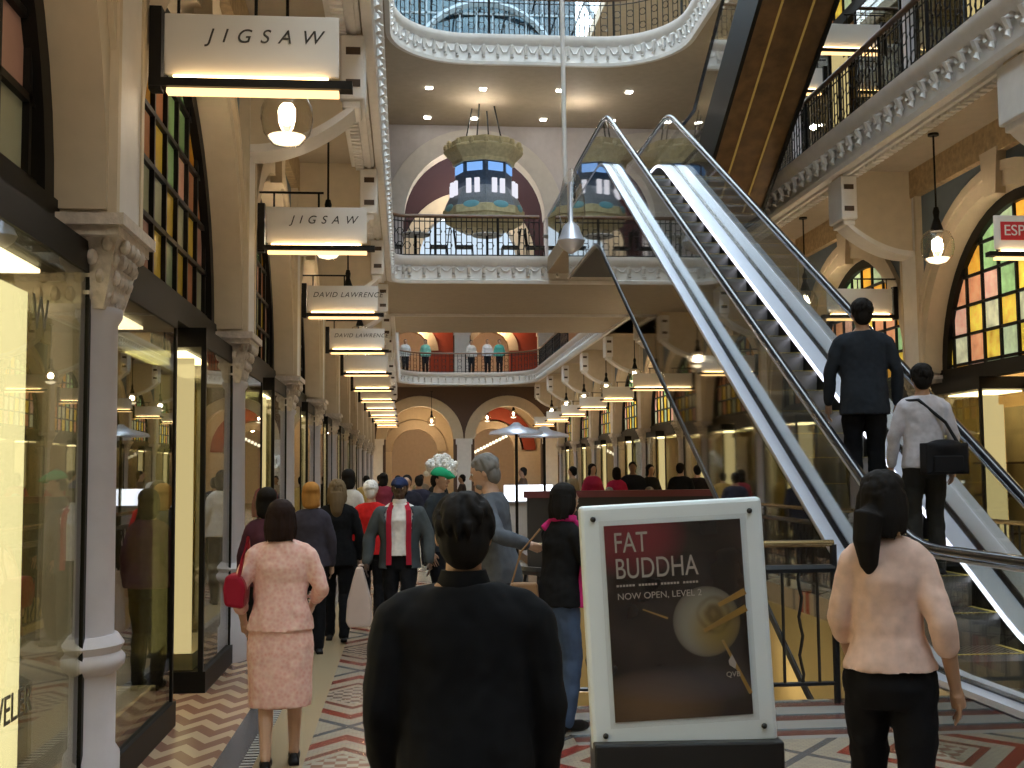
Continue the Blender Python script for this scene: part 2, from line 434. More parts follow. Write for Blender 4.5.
def make_column(s):
    t = thing('column', '', 'column', (QX(s, 4.74), Y0, 0), 0, 'arcade columns')
    MB().lathe([(.27, 0), (.27, .3), (.245, .34), (.245, .74)], n=24).build('base', M['lilac'], t, smooth=True)
    MB().lathe([(.245, .72), (.285, .76), (.29, .80), (.265, .83), (.285, .87), (.25, .92)], n=24).build('ring', M['lilac'], t, smooth=True)
    MB().lathe([(.232, .90), (.225, 2.56), (.25, 2.60), (.25, 2.64)], n=24).build('shaft', M['lilac'], t, smooth=True)
    c = MB(); c.lathe([(.20, 2.62), (.235, 2.75), (.26, 2.9), (.29, 2.98)], n=4, sq=True)
    c.box(-.31, .31, -.35, .35, 2.98, 3.03).box(-.34, .34, -.38, .38, 3.03, 3.09)
    for k in range(18):
        for j, zz in enumerate((2.70, 2.79, 2.88, 2.95)):
            a = 2*pi*(k+.5*(j % 2))/18; rr = (.215+.028*j)*min(1/max(abs(cos(a)), abs(sin(a))), 1.22)
            c.ball((rr*cos(a), rr*sin(a), zz), (.032, .032, .045), 6, 4)
    c.build('capital', M['capital'], t, smooth=True)
    p = MB(); p.box(-.25, .25, -.30, .30, 3.09, Z1b)
    for yy in (-.27, .27): p.box(-s*.25, -s*.285, yy-.03, yy+.03, 3.09, Z1b)
    p.build('pier', M['cream'], t); 
    p2_ = MB().box(-s*.25, -s*.275, -.24, .24, 3.12, Z1b); p2_.build('pilaster_face', M['white'], t)
    # curved bracket towards the balcony edge
    pts = [(-s*.27, Z1b), (-s*1.36, Z1b), (-s*1.36, 5.42)]
    for i in range(13):
        a = i/12; pts.append((-s*(1.34-1.07*a), 5.42-.52*sin(a*pi/2)**.8))
    br = MB(); br.prism(pts, 'y', -.15, .15); br.build('bracket', M['cream'], t)
    ml = MB(); ml.rings([[(-s*(1.34-1.07*i/12), y_, 5.42-.52*sin(i/12*pi/2)**.8+z_) for y_, z_ in ((-.21, -.05), (.21, -.05), (.21, .03), (-.21, .03))] for i in range(13)])  # pale strip standing in for the lit underside of the bracket
    ml.build('bracket_lit_underside', M['white'], t, smooth=True)
    e = MB().box(-s*1.14, -s*1.38, -.27, .27, 5.38, 6.02).box(-s*1.16, -s*1.34, -.22, .22, 5.30, 5.38)
    eb = e.build('bracket_end', M['white'], t, bevel=.02)
    sl = MB()
    for zz in (5.50, 5.82): sl.box(-s*1.20, -s*1.34, -.285, -.262, zz, zz+.07)
    sl.build('slot', M['shelf'], eb)
    return t

def make_shopfront(s, st):
    """one bay, origin at the column line, bay runs to +5"""
    t = thing('shopfront', '', 'shopfront', (CX, Y0, 0), 0, 'shopfronts of the arcade')
    X = lambda q: s*q
    # arch moulding
    a = MB().arcband(2.5, 3.12, 2.17, 2.36, X(4.50), X(4.80)).arcband(2.5, 3.12, 2.36, 2.49, X(4.47), X(4.58))
    a.build('arch_moulding', M['cream'], t, smooth=True)
    MB().prism([(2.36, 5.2), (2.64, 5.2), (2.72, 5.78), (2.28, 5.78)], 'x', X(4.42), X(4.56)).build('keystone', M['cream'], t)
    # fanlight: panes + muntins
    pts = [(2.5+2.15*cos(pi*i/24), 3.12+2.15*sin(pi*i/24)) for i in range(25)]
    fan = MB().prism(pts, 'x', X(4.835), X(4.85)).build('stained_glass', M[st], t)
    fr = MB().arcband(2.5, 3.12, 2.02, 2.18, X(4.76), X(4.86))
    fr.box(X(4.74), X(4.88), .3, 4.7, 2.96, 3.16)
    for j in range(1, 11):
        y = .44*j
        h = sqrt(max(0, 2.1**2-(y-2.5)**2)); 
        if h > .1: fr.box(X(4.80), X(4.86), y-.02, y+.02, 3.12, 3.12+h)
    for j in range(1, 6):
        z = 3.12+(.40*j-.32); w = sqrt(max(0, 2.1**2-(z-3.12)**2))
        if w > .1: fr.box(X(4.80), X(4.86), 2.5-w, 2.5+w, z-.02, z+.02)
    fr.build('fanlight_frame', M['frame'], t)
    # two projecting display cases and a recessed door
    for (ya, yb) in ((.32, 2.1), (3.3, 4.80)):
        cs = MB().box(X(4.58), X(5.6), ya, yb, 0, .17).box(X(4.60), X(5.6), ya, yb, 2.80, 2.96)
        for (q, y) in ((4.62, ya+.02), (4.62, yb-.02), (5.58, ya+.02), (5.58, yb-.02)): cs.box(X(q-.02), X(q+.02), y-.02, y+.02, .17, 2.8)
        c = cs.build('display_case', M['frame'], t)
        g = MB().box(X(4.610), X(4.622), ya+.04, yb-.04, .17, 2.8).box(X(4.64), X(5.56), ya+.005, ya+.017, .17, 2.8).box(X(4.64), X(5.56), yb-.017, yb-.005, .17, 2.8)
        g.build('case_glass', M['glass'], c)
        MB().box(X(4.72), X(4.92), ya+.12, ya+.16, .3, 2.72).build('case_panel', M['glowpanel'], c); MB().box(X(5.02), X(5.06), ya+.25, ya+.75, .3, 2.6).build('case_panel', M['glowpanel'], c); MB().box(X(5.50), X(5.54), ya+.25, yb-.45, .2, 2.6).build('case_back', M['casewall'], c)
        MB().box(X(4.7), X(5.5), ya+.1, yb-.1, .17, .30).build('case_floor', M['cream'], c)
        sh = MB()
        for zz in (.85, 1.35, 1.8): sh.box(X(5.1), X(5.5), ya+.3, yb-.25, zz, zz+.03)
        sh.build('case_shelf', M['shelf'], c)
        MB().box(X(4.8), X(5.3), ya+.2, yb-.2, 2.77, 2.79).build('case_lamp', M['lampw'], c)
    d = MB()
    for y in (2.13, 2.68, 3.27): d.box(X(5.30), X(5.36), y-.03, y+.03, 0, 2.96)
    d.box(X(5.3), X(5.36), 2.1, 3.3, 2.2, 2.28).box(X(5.3), X(5.36), 2.1, 3.3, 2.88, 2.96).box(X(5.3), X(5.36), 2.1, 3.3, 0, .1)
    d = d.build('door_frame', M['frame'], t)
    MB().box(X(5.325), X(5.335), 2.16, 3.24, .1, 2.9).build('door_glass', M['glass'], d)
    MB().tube([(X(5.26), 2.62, .9), (X(5.26), 2.62, 1.4)], .015).build('door_handle', M['brass'], d)
    # shop interior furniture rows
    w = MB().box(X(8.1), X(8.28), .3, 4.7, .02, 2.4)
    for j in range(5): w.box(X(7.7), X(8.1), .3, 4.7, .4+j*.5, .44+j*.5)
    w.build('wall_shelving', M['shelf'], t)
    w = MB()
    for j in range(4):
        for i in range(9):
            if (i*7+j*3) % 4: w.box(X(7.75), X(8.05), .4+i*.46, .72+i*.46, .44+j*.5, .62+j*.5+.05*((i+j) % 4))
    w.build('stock', M['redcloth'] if s > 0 else M['whitecloth'], t)
    MB().box(X(4.9), X(8.2), .1, 4.9, 5.9, 5.95).build('shop_ceiling', M['soffit'], t)
    MB().box(X(4.9), X(8.28), .0, .1, 0.02, 5.9).build('party_wall', M['goldwall'], t)
    MB().box(X(6.3), X(7.3), 1.2, 3.8, 4.2, 4.24).build('ceiling_lamp', M['lamps'], t)
    return t
M['casewall'] = pm('case_back_wall', (.30, .23, .12), .5, noise=.5, scale=2)
M['glowpanel'] = emis('glowing_cream_panel', (1, .78, .45), 1.0)  # emission makes the cream panels look lit inside the cases
M['lampw'] = emis('case_lamp_glow', (1, .80, .50), 7)
M['lamps'] = emis('shop_lamp_glow', (1, .78, .46), 16)

def make_sign(s, txt, size=.14, red=False):
    t = thing('hanging_sign', '', 'sign', (CX, 0, 0), 0, 'hanging shop signs')
    X = lambda q: s*q
    b = MB().box(X(3.28), X(4.46), -.05, .05, 4.02, 4.07); b.box(X(4.39), X(4.46), -.045, .045, 4.0, 4.50)
    b.build('bar', M['frame'], t)
    MB().box(X(3.36), X(4.38), -.012, .012, 4.10, 4.47).build('panel', M['signpanel'], t, bevel=.006)
    MB().box(X(3.36), X(4.36), -.035, .035, 3.985, 3.998).box(X(3.36), X(4.36), -.030, .030, 3.998, 4.015).build('tube', M['tube'], t)
    MB().box(X(3.42), X(4.32), -.045, -.025, 4.072, 4.086).box(X(3.42), X(4.32), .025, .045, 4.072, 4.086).build('uplight', M['tube2'], t)
    MB().tube([(X(3.85), 0, 4.46), (X(3.85), 0, 4.62)], .01).tube([(X(4.3), 0, 4.46), (X(4.3), 0, 4.62)], .01).tube([(X(4.45), 0, 4.62), (X(3.8), 0, 4.62)], .012).build('hanger', M['frame'], t)
    if red:
        r = MB().box(X(3.43), X(4.30), -.018, -.014, 4.20, 4.40).build('red_plate', M['redplate'], t)
        text(txt, .165, M['signpanel'], t, (X(3.46), -.021, 4.30), (radians(90), 0, 0), ext=.002, space=1., align='LEFT')
    elif txt:
        text(txt, size, M['text'], t, (X(3.80), -.016, 4.335), (radians(90), 0, 0), shear=.3, ext=.002, space=1.9 if len(txt) < 8 else 1.15)
    return t
M['tube2'] = emis('uplight_glow', (1, .64, .28), 11)
M['redplate'] = pm('red_sign_plate', (.55, .02, .03), .4)

def make_lamp(s):
    t = thing('pendant_lamp', '', 'lamp', (QX(s, 3.92), 0, 0), 0, 'globe pendant lamps')
    MB().tube([(0, 0, Z1b), (0, 0, 4.95)], .013).lathe([(.07, Z1b-.03), (.07, Z1b)]).build('rod', M['frame'], t)
    MB().lathe([(.03, 5.14), (.045, 5.08), (.035, 5.0), (.08, 4.86), (.085, 4.82)], n=12).build('cap', M['frame'], t, smooth=True)
    g = MB(); prof = [(.10, 4.84), (.165, 4.80), (.205, 4.70), (.212, 4.60), (.185, 4.49), (.12, 4.41), (.04, 4.385), (.002, 4.383)]
    g.lathe(prof, n=24).build('globe', M['lglass'], t, smooth=True)
    MB().ball((0, 0, 4.64), (.055, .055, .08)).build('bulb', M['bulb'], t, smooth=True)
    MB().lathe([(.02, 4.395), (.11, 4.42), (.15, 4.47), (.02, 4.45)], n=16).build('globe_glow', M['warmglow'], t, smooth=True)  # last part: glowing bowl standing in for light caught in the globe glass
    return t
M['warmglow'] = emis('warm_lamp_glow', (1, .86, .6), 2.2)

def place(y): return Y0+y
for s, side in ((-1, 'left'), (1, 'right')):
    c0 = make_column(s); k0 = 0
    lab = lambda k: '%s column of the %s arcade, pale round shaft with carved capital' % (ORD[k]+('' if k else ' and nearest'), side)
    c0['label'] = lab(0)
    for k in range(1, NB+1): dup(c0, (QX(s, 4.74), Y0+B*k, 0), lab(k))
    dup(c0, (QX(s, 4.74), Y0-B, 0), 'column of the %s arcade just beside the photographer' % side)
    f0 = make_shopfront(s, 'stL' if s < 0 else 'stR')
    flab = lambda k: '%s shopfront after the %s column on the %s, glass cases under a stained glass arch' % ('glazed', ORD[k], side)
    f0['label'] = flab(0)
    for k in range(1, NB): dup(f0, (CX, Y0+B*k, 0), flab(k))
    dup(f0, (CX, Y0-B, 0), 'nearest glazed shopfront on the %s, before the first column' % side)
    # upper level copies
    for k in ((1, 2, 3) if s > 0 else (2,)):
        dup(f0, (CX, Y0+B*k, Z1), 'upper gallery shopfront on the %s above the %s shopfront of the arcade' % (side, ORD[k]), 'upper gallery shopfronts', skip=('ceiling_lamp', 'case_lamp', 'stock'))
        dup(c0, (QX(s, 4.74), Y0+B*k, Z1), 'upper gallery column on the %s above the %s arcade column' % (side, ORD[k]), 'upper gallery columns')
    ys = 6.81
    if s < 0:
        g = make_sign(s, 'JIGSAW', .118); g.location = (CX, ys, 0); g['label'] = 'largest white JIGSAW sign, nearest on the left arcade'
        dup(g, (CX, ys+B, 0), 'smaller second white JIGSAW sign hanging behind the nearest one')
        g = make_sign(s, 'DAVID LAWRENCE', .105); g.location = (CX, ys+2*B, 0); g['label'] = 'white DAVID LAWRENCE sign, third in the left row'
        dup(g, (CX, ys+3*B, 0), 'fourth sign of the left row, small white DAVID LAWRENCE panel')
        k0 = 4
    else:
        g = make_sign(s, 'ESPRIT', red=True); g.location = (CX, ys+B, 0); g['label'] = 'white sign with red ESP plate at the right edge of the picture'
        dup(g, (CX, ys, 0), 'white sign with red plate nearest on the right, outside the frame')
        k0 = 2
    g = make_sign(s, ''); g.location = (CX, ys+B*k0, 0); g['label'] = 'plain lit sign at the %s column of the %s row' % (ORD[k0], side)
    for k in range(k0+1, NB+1): dup(g, (CX, ys+B*k, 0), 'plain lit sign at the %s column of the %s row' % (ORD[k], side))
    if s > 0:
        for k, yy in ((1, 16.9), (2, 19.4)):
            dup(g, (CX, yy, 4.15 if k == 1 else 4.35), 'lit sign on the upper right gallery, %s of two seen past the escalator' % ('nearer' if k == 1 else 'farther'), 'upper gallery signs')
    l0 = make_lamp(s); l0.location = (QX(s, 3.92), 9.3, 0); l0['label'] = 'nearest globe lamp of the %s arcade' % side
    for k in range(1, NB): dup(l0, (QX(s, 3.92), 9.3+B*k, 0), '%s globe lamp from the front in the %s arcade' % (ORD[k], side))

# ------------------------------------------------------------------ first bay lightbox with jeweller lettering
t = thing('shop_window_lightbox', 'glowing cream lightbox panel in the nearest left window with JEWELER lettering', 'lightbox', (-1.78, 4.3, 0))
MB().box(-.03, 0, -.9, 1.32, .18, 2.62).build('panel', M['lbox'], t)
M['wintext'] = pm('window_lettering', (.10, .09, .05), .4)
text('JEWELER', .17, M['wintext'], t, (.172, .95, .80), (radians(90), 0, radians(90)), align='RIGHT', ext=.002)
text('W', .22, M['wintext'], t, (.172, .96, 2.46), (radians(90), 0, radians(90)), ext=.002)

# ------------------------------------------------------------------ far end walls with arches
def cross_wall(name, y, z0, z1, centres, r, spring, m, thick=.5, mm=None, xa=-2.1, xb=8.1):
    mb = MB(); n = 24
    xs = xa
    edges = []
    for cx in centres: edges.append((cx-r, cx+r))
    cur = xa
    for (a, b), cx in zip(edges, centres):
        if a > cur: mb.box(cur, a, y, y+thick, z0, z1)
        L = [(cx-r*cos(pi*i/n), spring+r*sin(pi*i/n)) for i in range(n+1)]
        for p, q in zip(L, L[1:]):
            mb.add([(xx, yy, zz) for yy in (y, y+thick) for xx, zz in (p, q, (q[0], z1), (p[0], z1))], [(0, 1, 2, 3), (7, 6, 5, 4), (0, 4, 5, 1)])
        cur = b
    if cur < xb: mb.box(cur, xb, y, y+thick, z0, z1)
    struct(name, mb, m)
    for cx in centres:
        a = MB(); rs = []
        for i in range(n+1):
            an = pi*i/n
            rs.append([(cx+rr*cos(an), yy, spring+rr*sin(an)) for yy, rr in ((y-.1, r-.03), (y+thick+.02, r-.03), (y+thick+.02, r+.02), (y-.02, r+.5), (y-.1, r+.48))])
        a.rings(rs)
        yield a
zq = 0
AR = [.72, 5.22]
tr = 8
for a in cross_wall('wall_end', 59, 0, Z1b, AR, 1.72, 3.45, M['brown']):
    struct('trim_%d' % tr, a, M['cream'], smooth=True); tr += 1
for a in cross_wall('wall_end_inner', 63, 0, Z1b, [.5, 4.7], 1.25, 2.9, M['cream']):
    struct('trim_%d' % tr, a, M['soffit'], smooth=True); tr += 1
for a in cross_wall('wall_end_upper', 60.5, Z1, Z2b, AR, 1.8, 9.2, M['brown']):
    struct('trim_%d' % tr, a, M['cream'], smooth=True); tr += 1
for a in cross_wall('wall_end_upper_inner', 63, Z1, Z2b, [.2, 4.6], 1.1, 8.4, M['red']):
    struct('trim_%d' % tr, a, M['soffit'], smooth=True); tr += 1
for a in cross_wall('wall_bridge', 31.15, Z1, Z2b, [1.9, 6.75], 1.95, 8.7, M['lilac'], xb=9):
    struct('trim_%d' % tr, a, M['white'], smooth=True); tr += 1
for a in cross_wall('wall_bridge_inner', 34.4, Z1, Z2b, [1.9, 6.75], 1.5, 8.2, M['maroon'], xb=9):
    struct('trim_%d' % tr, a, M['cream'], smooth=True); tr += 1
# impost blocks of the end arches
for i, (x, z) in enumerate(((-1.5, 3.3), (2.97, 3.3), (7.4, 3.3))):
    struct('trim_%d' % (30+i), MB().box(x-.42, x+.42, 58.85, 59.55, z-.12, z+.18).box(x-.36, x+.36, 58.9, 59.5, 0, z-.12), M['white'])
for i, x in enumerate((-1.5, 2.97, 7.4)):
    struct('trim_%d' % (34+i), MB().box(x-.45, x+.45, 60.35, 61.05, 8.95, 9.25).box(x-.4, x+.4, 60.4, 61, Z1, 8.95), M['white'])
struct('floor_bridge_rear', MB().box(-2, 9, YB1, 36, Z1b, Z1), M['soffit'])
struct('window_4', MB().box(.3, 3.5, 35.8, 35.9, Z1+.3, 9.6), emis('daylit_window', (.70, .85, 1), .9))

for i, (x, z, r, yy) in enumerate(((4.7, 2.95, 1.62, 62.9),)):
    struct('trim_50', MB().arcband(0, 0, r-.02, r+.75, 0, .1, 0, pi*.55).xform(Matrix(((0, 1, 0, x), (1, 0, 0, yy), (0, 0, 1, z), (0, 0, 0, 1)))), M['red'])
# downlights in the soffits
dl = [(1.93, 28.0), (1.86, 30.4), (3.85, 28.0), (3.72, 30.4), (.6, 28.0), (.6, 30.4), (5.6, 28), (5.6, 30.4)]
d0 = thing('downlight', '', 'downlight', (dl[0][0], dl[0][1], Z2b), 0, 'recessed downlights under the top bridge')
MB().lathe([(.11, -.02), (.11, .0)], n=12).build('trim_ring', M['white'], d0); MB().box(-.08, .08, -.08, .08, -.035, -.02).build('lens', M['tubew'], d0)
w_ = ['second from the left, near row', 'second from the left, far row', 'third from the left, near row', 'third from the left, far row', 'leftmost, near row', 'leftmost, far row', 'rightmost, near row', 'rightmost, far row']
d0['label'] = 'small recessed downlight under the top bridge, '+w_[0]
for (x, y), w in list(zip(dl, w_))[1:]: dup(d0, (x, y, Z2b), 'small recessed downlight under the top bridge, '+w)

# ------------------------------------------------------------------ escalator
SL = math.tan(radians(30))
def prof_line(c, zlo, zhi, ya, yb, n=5):
    """flat at zlo, incline z=SL*y+c, flat at zhi, with soft bends"""
    yl, yh = (zlo-c)/SL, (zhi-c)/SL
    P = [(ya, zlo)]
    for yc, zc_, d1, d2 in ((yl, zlo, (-1, 0), (1, SL)), (yh, zhi, (-1, -SL), (1, 0))):
        R_ = .45
        a = (yc+d1[0]*R_, zc_+d1[1]*R_); b = (yc+d2[0]*R_, zc_+d2[1]*R_)
        for i in range(n+1):
            u = i/n; P.append(((1-u)**2*a[0]+2*u*(1-u)*yc+u*u*b[0], (1-u)**2*a[1]+2*u*(1-u)*zc_+u*u*b[1]))
    P.append((yb, zhi)); return P
def ribbon(mb, top, bot, x0, x1):
    n = len(top)
    mb.rings([[(x0, t_[0], t_[1]), (x1, t_[0], t_[1]), (x1, b_[0], b_[1]), (x0, b_[0], b_[1])] for t_, b_ in zip(top, bot)])
YS, YT = 4.4, 23.0
deckL = prof_line(-3.97, .44, 7.0, YS, YT)
E = thing('escalator', 'long escalator with lit steel decks and glass balustrades rising to the upper bridge', 'escalator')
tb = prof_line(-5.56, -.28, 5.68, YS, YT)
for x0, x1 in ((3.30, 3.34), (4.76, 4.80)):
    mb = MB(); ribbon(mb, [(y, z-.04) for y, z in deckL], tb, x0, x1); mb.build('side_cladding', M['mirror'], E)
MB().tube([(3.31, y, z) for y, z in tb], .04, n=6).build('lower_edge', M['iron'], E, smooth=True)
mb = MB(); ribbon(mb, [(y, z+.05) for y, z in tb], tb, 3.34, 4.76); mb.build('truss_soffit', M['frame'], E)
for x0, x1 in ((3.30, 3.58), (4.30, 4.80)):
    mb = MB(); ribbon(mb, deckL, [(y, z-.05) for y, z in deckL], x0, x1); mb.build('deck', M['steel'], E)
    xg = 3.44 if x0 < 4 else 4.5
    mb = MB(); ribbon(mb, [(y, z+.012) for y, z in deckL], deckL, xg-.03, xg+.03); mb.build('glass_clamp', M['rubber'], E)
for x0, x1 in ((3.56, 3.58), (4.30, 4.32)):
    mb = MB(); ribbon(mb, [(y, z-.05) for y, z in deckL], [(y, z-.42) for y, z in deckL], x0, x1); mb.build('skirt', M['frame'], E)
mb = MB(); ribbon(mb, [(y, z-.01) for y, z in deckL], [(y, z-.045) for y, z in deckL], 4.285, 4.299); mb.build('skirt_light', M['strip'], E)
for xg, ch in ((3.44, -3.23), (4.50, -3.16)):
    hr = prof_line(ch, 1.22, 7.86, YS+.35, YT-.35)
    # newel curves
    def newel(yc, zt, zb, sgn):
        r = (zt-zb)/2; return [(yc+sgn*r*sin(pi*i/10), zb+r+r*cos(pi*i/10)) for i in range(11)]
    low = newel(hr[0][0], hr[0][1], .50, -1)[::-1]; up = newel(hr[-1][0], hr[-1][1], 7.06, 1)
    P = low[:-1]+hr+up[1:]
    MB().tube([(xg, y, z) for y, z in P], .038, n=8).build('handrail', M['rubber'], E, smooth=True)
    MB().tube([(xg-.02, y, z-.045) for y, z in P[6:-6]], .010, n=5).build('handrail_guide', M['steel'], E, smooth=True)
    # glass as one long pane following the line
    def z_at(path, y):
        for a, b in zip(path, path[1:]):
            if a[0] <= y <= b[0]: return a[1]+(b[1]-a[1])*(y-a[0])/max(1e-6, b[0]-a[0])
        return path[0][1] if y < path[0][0] else path[-1][1]
    yy = [YS+i*(YT-YS)/90 for i in range(91)]
    tp = []; bt = []
    for y in yy:
        zt = z_at(hr, y)-.03
        e = min(y-YS, YT-y, .36); zt2 = z_at(hr, y)-.38+.36*sqrt(max(0, 1-(1-e/.36)**2)) if e < .36 else zt
        tp.append((y, zt2)); bt.append((y, z_at(deckL, y)))
    mb = MB(); ribbon(mb, tp, bt, xg-.006, xg+.006); mb.build('glass_balustrade', M['eglass'], E)
# steps
yst = 7.35
s0 = None
for i in range(-3, 34):
    y = yst+i*.4; z = min(max(.0, (i+1)*.4*SL), 6.62)
    if i < 0: z = .0
    if s0 is None or True:
        mb = MB().box(3.585, 4.295, y, y+.41, z-.015, z)
        mb.prism([(y, z), (y+.02, z-.05), (y+.05, z-.24), (y+.02, z-.24), (y-.005, z-.04)], 'x', 3.585, 4.295)
        for k in range(18):
            x = 3.60+k*.0385; mb.box(x, x+.02, y, y+.40, z, z+.008)
        st = mb.build('step', M['step'], E)
        MB().box(3.59, 3.63, y+.02, y+.40, z+.008, z+.011).box(4.25, 4.29, y+.02, y+.40, z+.008, z+.011).box(3.60, 4.28, y-.004, y+.02, z+.008, z+.011).build('step_edge', M['stepedge'], st)
MB().box(3.585, 4.295, 4.2, 6.2, -.02, .012).build('comb_plate', M['steel'], E)
MB().box(3.585, 4.295, 20.9, YT, 6.6, 6.65).build('comb_plate', M['steel'], E)
# landing tongue
struct('trim_40', MB().box(3.25, 6.25, YT, YB0, 6.3, 6.65), M['soffit'])
t = thing('glass_railing', 'glass railing of the escalator landing by the upper bridge', 'railing', (3.28, YT, 6.65))
MB().box(0, .012, 0, 3.1, 0, .95).build('pane', M['eglass'], t); MB().tube([(0, 0, .97), (0, 3.1, .97)], .025).build('handrail', M['steel'], t)

# upper escalator, seen from below
U = thing('upper_escalator', 'upper escalator seen from below with bronze underside, top right', 'escalator')
def ul(y, c): return c-.60*(y-17.5)
ys_ = [20.9, 18, 14, 10, 7.6]; zz_ = [max(5.9, ul(y, 6.95)) for y in ys_]
pr = [(y, ul(y, 6.95)) for y in (19.0, 7.4)]
mb = MB(); ribbon(mb, [(22.9, 6.6), (19.0, 6.6), (7.4, ul(7.4, 7.6)), (5.5, 13.7)], [(22.9, 6.1), (19.0, 6.08), (7.4, 13.0), (5.5, 13.0)], 4.95, 6.0); mb.build('underside_cladding', M['under'], U)
for x in (4.90, 6.0):
    mb = MB(); ribbon(mb, [(22.9, 7.0), (19.0, 7.0), (7.4, 13.95), (5.5, 13.95)], [(22.9, 6.05), (19.0, 6.03), (7.4, 12.96), (5.5, 12.96)], x, x+.06); mb.build('side_cladding', M['frame'], U)
    mb = MB(); ribbon(mb, [(22.5, 7.86), (19.0, 7.86), (7.4, 14.8), (6, 14.8)], [(22.5, 7.0), (19.0, 7.0), (7.4, 13.95), (6, 13.95)], x+.02, x+.032); mb.build('glass_balustrade', M['eglass'], U)
    MB().tube([(x+.026, y, z) for y, z in ((22.4, 7.3), (22.65, 7.5), (22.5, 7.88), (19.0, 7.88), (7.4, 14.83), (6, 14.83))], .035).build('handrail', M['rubber'], U, smooth=True)
for x in (5.25, 5.7):
    MB().tube([(x, 18.9, 6.10), (x, 7.5, 12.92)], .018, n=6).build('light_line', M['tubeg'] if 'tubeg' in M else emis('soffit_light_line', (1, .6, .15), .16), U)

# ------------------------------------------------------------------ ground railing round the stairwell
GR = thing('stairwell_railing', 'dark iron railing with brass handrail round the ground floor stairwell', 'railing')
path = [(3.24, 8.62)]+[(1.35-.5*sin(a), 9.12-.5*cos(a)) for a in [pi/2*k/6 for k in range(7)]]+[(.85, 20.4)]
pts = []
for a, b in zip(path, path[1:]):
    a = V(a); b = V(b); n = max(1, round((b-a).length/.135))
    for j in range(n): pts.append(tuple(a+(b-a)*j/n))
pts.append(path[-1])
MB().tube([(x, y, 1.19) for x, y in pts], .026).build('handrail', M['brass'], GR, smooth=True)
MB().tube([(x, y, 1.0) for x, y in pts], .035, n=6).tube([(x, y, .14) for x, y in pts], .018, n=5).build('rail_bar', M['iron'], GR)
mb = MB()
for i, (x, y) in enumerate(pts):
    if i % 8 == 0: mb.tube([(x, y, 0), (x, y, 1.18)], .028, n=6)
    elif i % 2: mb.tube([(x, y, .14), (x, y, 1.0)], .012, n=5)
    else: mb.tube([(x, y, .14)]+[(x+.014*sin(k*1.6), y+.004, .14+.86*k/12) for k in range(1, 12)]+[(x, y, 1.0)], .012, n=5)
o = mb.build('baluster', M['iron'], GR); o['kind'] = 'stuff'
# right side of the stairwell
GR2 = thing('stairwell_railing', 'dark iron railing right of the escalator foot', 'railing')
MB().tube([(4.95, 8.62, 1.19), (6.05, 8.62, 1.19), (6.15, 8.8, 1.19), (6.15, 20.4, 1.19)], .026).build('handrail', M['brass'], GR2)
mb = MB()
for i in range(9): mb.tube([(4.95+i*.137, 8.62, 0), (4.95+i*.137, 8.62, 1.18)], .012, n=5)
for i in range(86): mb.tube([(6.15, 8.75+i*.137, 0), (6.15, 8.75+i*.137, 1.18)], .012, n=5)
mb.build('baluster', M['iron'], GR2)

# ------------------------------------------------------------------ poster stand
PT = thing('poster_stand', 'pale framed FAT BUDDHA poster on a black floor stand', 'sign', (1.345, 5.62, 0), radians(-3))
T0 = Matrix.Translation((0, 0, .40)) @ Matrix.Rotation(radians(-2.6), 4, 'Y') @ Matrix.Translation((0, 0, -.40))
MB().box(-.45, .46, -.10, .12, 0, .455).build('base', M['black'], PT, bevel=.01)
fr = MB().box(-.45, .45, -.03, .05, .42, 1.60).xform(T0).build('frame', M['posterframe'], PT, bevel=.02)
def poster_mat():
    k = N('poster_print'); tc, o = k.coords(); x, z = o[0], o[2]
    nz = k.n('ShaderNodeTexNoise'); nz.inputs['Scale'].default_value = 3.5; nz.inputs['Detail'].default_value = 3; k.l(tc, nz.inputs['Vector'])
    r = k.n('ShaderNodeValToRGB'); el = r.color_ramp.elements
    el[0].position = .3; el[0].color = (.006, .005, .005, 1); el[1].position = .75; el[1].color = (.045, .030, .026, 1)
    k.l(nz.outputs[0], r.inputs[0])
    def blob_(cx, cz, rx, rz):
        a = k.math('DIVIDE', k.math('SUBTRACT', x, cx), rx); b = k.math('DIVIDE', k.math('SUBTRACT', z, cz), rz)
        d = k.math('ADD', k.math('MULTIPLY', a, a), k.math('MULTIPLY', b, b))
        return k.math('MAXIMUM', k.math('SUBTRACT', 1., d), 0.)
    c = k.mix(k.math('MULTIPLY', blob_(-.25, 1.44, .28, .22), .9), r.outputs[0], (.22, .03, .04))
    c = k.mix(k.math('MULTIPLY', blob_(-.15, .62, .35, .18), .7), c, (.16, .09, .04))
    c = k.mix(k.math('MULTIPLY', blob_(.02, .72, .40, .10), .4), c, (.10, .09, .11))
    dm = k.math('POWER', blob_(.11, 1.02, .165, .17), .35)
    wv = k.n('ShaderNodeTexWave', wave_type='RINGS', rings_direction='SPHERICAL'); wv.inputs['Scale'].default_value = 9; wv.inputs['Distortion'].default_value = 5; wv.inputs['Detail'].default_value = 2
    mp = k.n('ShaderNodeMapping'); mp.inputs['Location'].default_value = (-.15, 0, -1.05); k.l(tc, mp.inputs[0]); k.l(mp.outputs[0], wv.inputs['Vector'])
    dc = k.mix(k.math('MULTIPLY', blob_(.18, .98, .17, .17), 1.), (.34, .31, .25), (.30, .20, .04))
    dc = k.mix(k.math('MULTIPLY', k.math('MULTIPLY', wv.outputs[0], blob_(.15, 1.05, .10, .11)), .9), dc, (.10, .06, .015))
    dc = k.mix(k.math('MULTIPLY', nz.outputs[0], .35), dc, (.10, .08, .05))
    c = k.mix(dm, c, dc)
    k.bsdf(c, .2); return k.m
MB().box(-.335, .335, -.036, -.03, .56, 1.50).xform(T0).build('poster_print', poster_mat(), PT)
pf = lambda x, z, y=-.04: tuple(T0 @ V((x, y, z)))
